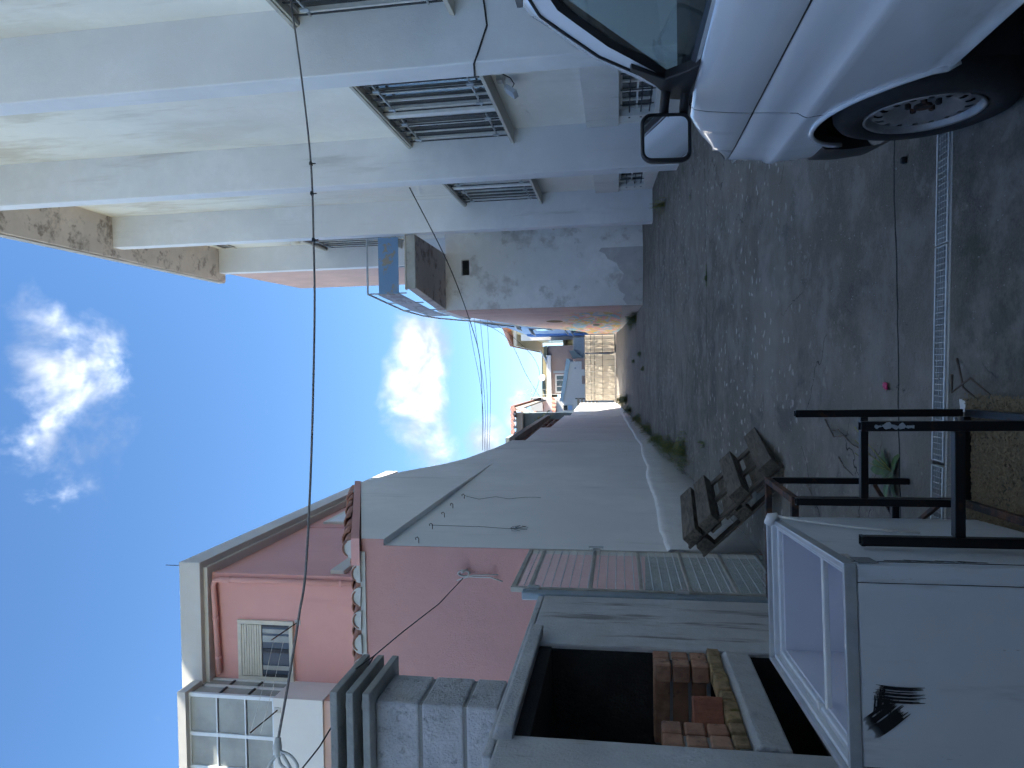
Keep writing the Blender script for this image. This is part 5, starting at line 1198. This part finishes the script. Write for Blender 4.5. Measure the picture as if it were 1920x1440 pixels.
# ================================================================ FAR HOUSES
M['blue_house'] = plaster('blue_house', (.30, .45, .68), .06, (.22, .32, .5), .25, scale=.4)
M['blue_deep'] = simple('blue_deep', (.09, .22, .55), .8)
M['cream_house'] = plaster('cream_house', (.62, .54, .36), .06, (.42, .36, .25), .3, scale=.4)
M['mauve_house'] = plaster('mauve_house', (.36, .275, .25), .05, (.28, .21, .19), .3, scale=.4)
M['teal_house'] = plaster('teal_house', (.22, .29, .30), .06, (.14, .18, .19), .35, scale=.5)
M['moss_roof'] = plaster('moss_roof', (.17, .145, .07), .2, (.08, .08, .035), .8, streak=False, scale=1.5)
M['lt_blue'] = simple('lt_blue', (.44, .58, .66), .8)
M['red_steel'] = simple('red_steel', (.17, .055, .035), .7, 0, .3, scale=3)
M['grey_boards'] = simple('grey_boards', (.25, .22, .20), .85, 0, .2, scale=4)
wave = {}
def tiles_roof(name, parent, x0, x1, y0, y1, z0, z1, mat, pitch=.25, along='x'):
    """corrugated tile slope rising from (.., y0, z0) to (.., y1, z1), or along x"""
    m = MB(); rows = []
    if along == 'x':
        n = int(abs(x1-x0)/pitch*6)
        for k in range(n+1):
            x = x0+(x1-x0)*k/n; h = .06*abs(math.sin(k*math.pi/6)); rows.append([(x, y0, z0+h), (x, y1, z1+h)])
    else:
        n = int(abs(y1-y0)/pitch*6)
        for k in range(n+1):
            y = y0+(y1-y0)*k/n; h = .06*abs(math.sin(k*math.pi/6)); rows.append([(x0, y, z0+h), (x1, y, z1+h)])
    m.grid(rows); return m.build(name, M[mat], parent, smooth=True)
# blue house right
b = thing('blue_house', 'sky blue house behind the mural stair at the lane end', 'house', (4, 48, gz(48)))
m = MB(); m.box(2.92, 9, 44.5, 57.5, gz(48)-1, 7.45); m.build('wall', M['blue_house'], b)
m = MB(); m.box(2.90, 9, 38.6, 45.6, gz(40)-.5, 8.40); m.build('front_block', M['blue_house'], b, bevel=.02)
m = MB(); m.box(2.80, 2.92, 55.0, 57.6, gz(48)-1, 7.3); m.build('corner_pilaster', M['blue_deep'], b)
for k, (y, z) in enumerate(((42.0, 6.0), (48.5, 5.9), (48.5, 3.5), (53.0, 3.3))):
    m = MB(); m.prism([(2.5, z), (2.94, z+.28), (2.94, z+.34), (2.5, z+.06)], 'y', y-1.2, y+1.2); a = m.build('awning', M['house_white'], b)
    m = MB(); m.box(2.865, 2.899, y-1.0, y+1.0, z-1.4, z-.05); w = m.build('window', M['house_trim'], b); m = MB(); m.box(2.855, 2.864, y-.85, y+.85, z-1.25, z-.15); m.build('pane', M['house_glass'], w)
for k in range(3):
    m = MB(); m.bar((2.85, 39+k*1.6, 8.2-k*.5), (2.82, 41.4+k*1.6, 7.3-k*.5), .06, .06); m.build('stair_rail', M['dark_rod'], b)
# cream house with veranda
c = thing('cream_house', 'cream house with red tiled eaves and balcony behind the blue house', 'house', (4, 66, gz(66)))
m = MB(); m.box(3.1, 11, 58, 78, gz(66)-1, 9.0); m.build('wall', M['cream_house'], c)
m = MB(); m.box(2.55, 3.09, 58.0, 58.5, gz(60)-1, 8.2); m.build('pillar', M['house_white'], c)
m = MB(); m.prism([(57.6, 8.55), (80, 8.75), (80, 9.0), (57.6, 8.8)], 'x', 2.1, 4.5); m.build('eave', M['frame_cream'], c)
tiles_roof('tiled_roof', c, 2.0, 6.5, 55.5, 80, 8.75, 10.6, 'terracotta', .42, 'y')
m = MB(); m.box(1.75, 3.1, 62, 76, 4.7, 4.95); bl = m.build('balcony', M['cream_house'], c)
for k in range(8):
    m = MB(); m.tube([(1.85, 62.2, 5.1+.17*k), (1.85, 75.8, 5.1+.17*k)], .035, 5); m.build('rail', M['dark_rod'], bl)
for k in range(6):
    y = 62.2+k*2.7; m = MB(); m.box(1.78, 1.92, y-.07, y+.07, 4.951, 6.6); m.build('rail_post', M['frame_cream'], bl)
for k in range(9):
    m = MB(); m.tube([(1.85, 62.6+k*1.55, 4.0), (1.85, 62.6+k*1.55, 4.69)], [.11, .06], 8); m.build('baluster', M['cream_house'], bl)
m = MB(); m.box(1.72, 2.0, 61.9, 76.1, 3.8, 3.99); m.build('lower_rail', M['cream_house'], bl)
for k in range(3):
    y = 61+k*5; m = MB(); m.box(3.05, 3.099, y, y+1.6, 5.0, 7.4); w = m.build('door', M['house_trim'], c); m = MB(); m.box(3.04, 3.049, y+.15, y+1.45, 5.2, 7.25); m.build('pane', M['dark_glass'], w)
# mauve house with mossy roof
h = thing('mauve_house', 'mauve brown house with a mossy roof and white window beyond the gate', 'house', (0, 58, gz(58)))
m = MB(); m.box(-2.0, 2.0, 56, 64, gz(58)-1, 5.75); m.build('wall', M['mauve_house'], h)
m = MB(); m.box(-2.3, 1.2, 55.5, 56, 5.45, 5.8); m.build('eave_band', M['house_white'], h)
m = MB(); rows = []
for k in range(9):
    u = k/8; rows.append([(-3.2, 55.6+u*3, 5.78+u*.75), (2.0, 55.6+u*3, 5.74+u*.75)])
m.grid(rows); m.build('roof', M['moss_roof'], h)
m = MB(); m.prism([(-2.9, 5.7), (2.0, 5.7), (2.0, 6.5), (-2.9, 6.55)], 'y', 58.61, 64); m.build('roof_back', M['moss_roof'], h)
m = MB(); m.bar((1.6, 55.5, 6.3), (.6, 55.45, 5.75), .1, .10); m.build('pipe', M['house_white'], h)
m = MB(); m.tube([(-.6, 56.3, 6.2), (-.6, 56.1, 6.25)], .28, 16); m.build('dish', M['house_white'], h)
m = MB(); f = .12; x0, x1, z0, z1 = -1.85, -.35, 4.2, 5.15
m.box(x0, x1, 55.92, 55.999, z0, z1); w = m.build('window', M['house_white'], h)
for xa, xb in ((x0+f, x0+.48), (x0+.56, x0+.98), (x0+1.06, x1-f)):
    m = MB(); m.box(xa, xb, 55.90, 55.919, z0+f, z1-f); m.build('pane', M['dark_glass'], w)
m = MB(); m.box(-.25, -.05, 55.96, 55.999, 3.6, 5.3); m.build('shutter', M['tape_grey'], h)
# white yard wall with pale blue coping, in front
yw = thing('white_shed', 'plain white shed wall with sloping pale blue coping behind the gate', 'shed', (-.7, 46, gz(46)))
m = MB(); m.prism([(-2.05, gz(46)-.5), (.55, gz(46)-.5), (.55, 3.22), (-2.05, 3.72)], 'y', 46, 49); m.build('wall', M['house_white'], yw)
m = MB(); m.prism([(-2.1, 3.721), (.60, 3.211), (.75, 3.32), (.75, 3.46), (-2.1, 3.95)], 'y', 45.9, 49.2); m.build('coping', M['lt_blue'], yw)
m = MB(); m.box(.05, .17, 45.985, 45.999, 2.82, 2.94); m.build('vent', M['tape_grey'], yw)
for xa in (-.95, .02):
    m = MB(); m.box(xa, xa+.55, 45.97, 45.998, 2.2, 2.46); m.build('brick_patch', M['mauve_house'], yw)
gw = thing('grey_yard_wall', 'low grey blue yard wall between the white shed and the cream balcony', 'wall', (1.2, 47, gz(47)))
m = MB(); m.box(.78, 2.2, 47, 47.4, gz(47)-.5, 3.0); m.build('wall', M['tape_grey'], gw); m = MB(); m.box(.76, 2.2, 46.95, 47.45, 3.001, 3.08); m.build('coping', M['house_trim'], gw)
m = MB(); m.prism([(.80, 2.4), (1.3, 3.0), (1.3, 3.3), (.80, 3.1)], 'y', 46.5, 46.9); m.build('green_sheet', M['teal_house'], gw)
# small houses beyond, between cream balcony and mauve house
sh = thing('distant_house', 'small distant pale house seen under the cream balcony', 'house', (1.6, 80, gz(80)))
m = MB(); m.box(.9, 3.0, 80, 86, gz(80)-1, 5.6); m.build('wall', M['house_white'], sh); m = MB(); m.prism([(.7, 5.6), (3.2, 5.6), (3.2, 6.3)], 'y', 79.7, 86.3); m.build('roof', M['tile_dark'], sh)
m = MB(); m.box(1.2, 1.9, 79.95, 79.999, 4.2, 5.1); w = m.build('window', M['tape_grey'], sh); m = MB(); m.box(1.28, 1.82, 79.93, 79.949, 4.3, 5.0); m.build('pane', M['dark_glass'], w)
# white house left
wh = thing('white_house', 'small white house with tiled lean-to roof left beyond the gate', 'house', (-3.2, 50, gz(50)))
m = MB(); m.box(-4.8, -2.05, 50, 56, gz(50)-1, 4.55); m.build('wall', M['house_white'], wh)
m = MB(); m.box(-4.8, -2.2, 51, 56, 4.551, 6.1); m.build('upper_wall', M['house_white'], wh)
tiles_roof('tiled_roof', wh, -4.9, -2.0, 49.8, 51.2, 4.55, 5.0, 'terracotta', .3)
tiles_roof('tiled_roof', wh, -4.9, -3.0, 50.8, 52.2, 6.05, 6.5, 'terracotta', .3)
m = MB(); m.box(-3.0, -2.0, 50.4, 51, 5.6, 6.5); m.build('chimney', M['house_trim'], wh)
m = MB(); m.box(-2.98, -2.52, 49.95, 49.999, 3.3, 4.1); w = m.build('window', M['house_trim'], wh); m = MB(); m.box(-2.92, -2.58, 49.93, 49.949, 3.38, 3.68); m.build('pane', M['blue_house'], w); m = MB(); m.box(-2.92, -2.58, 49.93, 49.949, 3.74, 4.02); m.build('pane', M['dark_glass'], w)
m = MB(); m.box(-4.0, -3.6, 50.95, 50.999, 5.0, 5.9); w = m.build('window', M['house_trim'], wh); m = MB(); m.box(-3.95, -3.65, 50.93, 50.949, 5.05, 5.85); m.build('pane', M['lt_blue'], w)
an = thing('tv_antenna', 'thin television antenna mast above the mossy roof', 'antenna', (-1.95, 55.2, 5.8))
m = MB(); m.tube([(-1.95, 55.2, 3.0), (-1.95, 55.2, 8.2)], .025, 5); m.build('mast', M['galv'], an)
m = MB(); m.tube([(-1.95, 55.2, 7.0), (-1.5, 55.2, 7.0)], .02, 5); m.tube([(-1.55, 55.2, 5.9), (-1.55, 55.2, 7.6)], .015, 5); m.build('arm', M['galv'], an)
gs = thing('slat_screen', 'dark slatted screen below the white house beside the wall end', 'screen', (-2.0, 41, gz(41)))
for k in range(6):
    m = MB(); m.box(-2.55, -1.7, 41, 41.06, 1.25+k*.22, 1.38+k*.22); m.build('slat', M['grey_boards'], gs)
for x in (-2.5, -1.75):
    m = MB(); m.box(x, x+.06, 41.061, 41.12, gz(41), 2.6); m.build('post', M['dark_rod'], gs)
# green-grey house and red steel pergola left, behind the lane wall
lh = thing('green_grey_house', 'green grey house with tiled roof behind the stepped lane wall', 'house', (-4, 33, gz(33)))
m = MB(); m.box(-9, -1.80, 28.8, 29.3, 0, 4.22); m.box(-9, -2.9, 29.3, 42, 0, 4.9); m.build('wall', M['teal_house'], lh)
m = MB(); m.box(-9, -1.76, 28.52, 28.79, 4.02, 4.30); m.build('fascia', M['frame_cream'], lh)
m = MB(); m.prism([(29.31, 4.08), (33.0, 5.02), (42.2, 4.70), (42.2, 4.45), (33.0, 4.6), (29.31, 3.75)], 'x', -1.85, -1.78); m.build('verge', M['grey_boards'], lh)
m = MB(); m.prism([(28.40, 4.36), (33.0, 5.22), (42.4, 4.90), (42.4, 4.78), (33.0, 5.06), (28.40, 4.26)], 'x', -1.95, -1.70); m.build('verge_cap', M['tile_dark'], lh)
tiles_roof('tiled_roof', lh, -9, -1.72, 28.42, 33.0, 4.32, 5.20, 'tile_dark', .28)
for k in range(26):
    m = MB(); m.tube([(-1.8-k*.28, 28.36, 4.33), (-1.8-k*.28, 28.46, 4.35)], .06, 7); m.build('eave_tile', M['house_white'], lh)
m = MB(); m.box(-2.95, -2.35, 28.74, 28.799, 3.0, 3.9); w = m.build('window', M['frame_cream'], lh); m = MB(); m.box(-2.9, -2.4, 28.72, 28.739, 3.05, 3.85); m.build('pane', M['dark_glass'], w)
pg = thing('red_pergola', 'rust red steel pergola frame topped with grey boards above the lane wall', 'pergola', (-2.05, 24, 2.2))
m = MB(); m.box(-2.10, -1.84, 18.7, 28.3, 2.86, 3.02); m.build('grey_board', M['grey_boards'], pg)
for y in (19.0, 21.2, 23.4, 25.8, 28.1):
    m = MB(); m.box(-2.10, -2.02, y-.06, y+.06, 1.6, 2.859); m.build('post', M['red_steel'], pg)
for z in (2.38, 2.62, 2.80):
    m = MB(); m.box(-2.09, -2.03, 18.8, 28.2, z-.03, z+.03); m.build('rail', M['red_steel'], pg)
m = MB(); m.box(-2.18, -2.13, 18.8, 28.2, 1.7, 2.84); m.build('back_sheet', M['red_steel'], pg)
cr = thing('creeper', 'pale yellow green creeper on the green grey house above the pergola', 'creeper', (-2.3, 28.6, 3.0))
m = MB(); rnd = random.Random(41)
for i in range(150):
    u = rnd.random(); p = (-1.9-1.1*u+rnd.gauss(0, .12), 28.70+rnd.uniform(-.12, .03), 2.75+.55*abs(math.sin(u*5))*rnd.random()+.3*rnd.random()); b_ = rnd.uniform(0, 6.28)
    leaf_poly(m, p, (math.cos(b_), -.4, math.sin(b_)), .13, .07, .2)
m.build('foliage', M['leaf_dry'], cr, smooth=True)['kind'] = 'stuff'
mt = thing('house_lamp', 'small dark lamp on the green grey house under its eaves', 'lamp', (-2.6, 28.75, 3.6))
m = MB(); m.box(-2.68, -2.52, 28.60, 28.735, 3.92, 4.015); m.build('body', M['dark_rod'], mt, bevel=.01); m = MB(); m.box(-2.65, -2.55, 28.57, 28.599, 3.93, 4.0); m.build('glass', M['house_white'], mt)

# ================================================================ ADDED UNSEEN HOUSE BEHIND THE VIEWER (put in to dim the near yard)
rh = thing('added_shade_house', 'added unseen grey house behind the viewer, dimming the yard', 'house', (-2, -4, gz(-4)))
m = MB(); m.box(-9, 3.4, -9, -2.6, gz(-3)-1, 2.3); m.build('wall', M['bbq_render'], rh)
m = MB(); m.box(-4.2, .75, -2.599, -1.0, 2.31, 2.42); m.build('added_shade_roof', M['cap'], rh)  # added roof out of view, blocks sky light from the near things
for x_ in (-4.0, .6):
    m = MB(); m.box(x_-.05, x_+.05, -1.2, -1.1, gz(-1), 2.309); m.build('added_roof_post', M['grey_boards'], rh)
m = MB(); m.box(-.9, .2, -2.65, -2.58, gz(-3), .65); d_ = m.build('door', M['grey_boards'], rh); m = MB(); m.box(.05, .09, -2.57, -2.53, -.62, -.5); m.build('handle', M['galv'], d_)
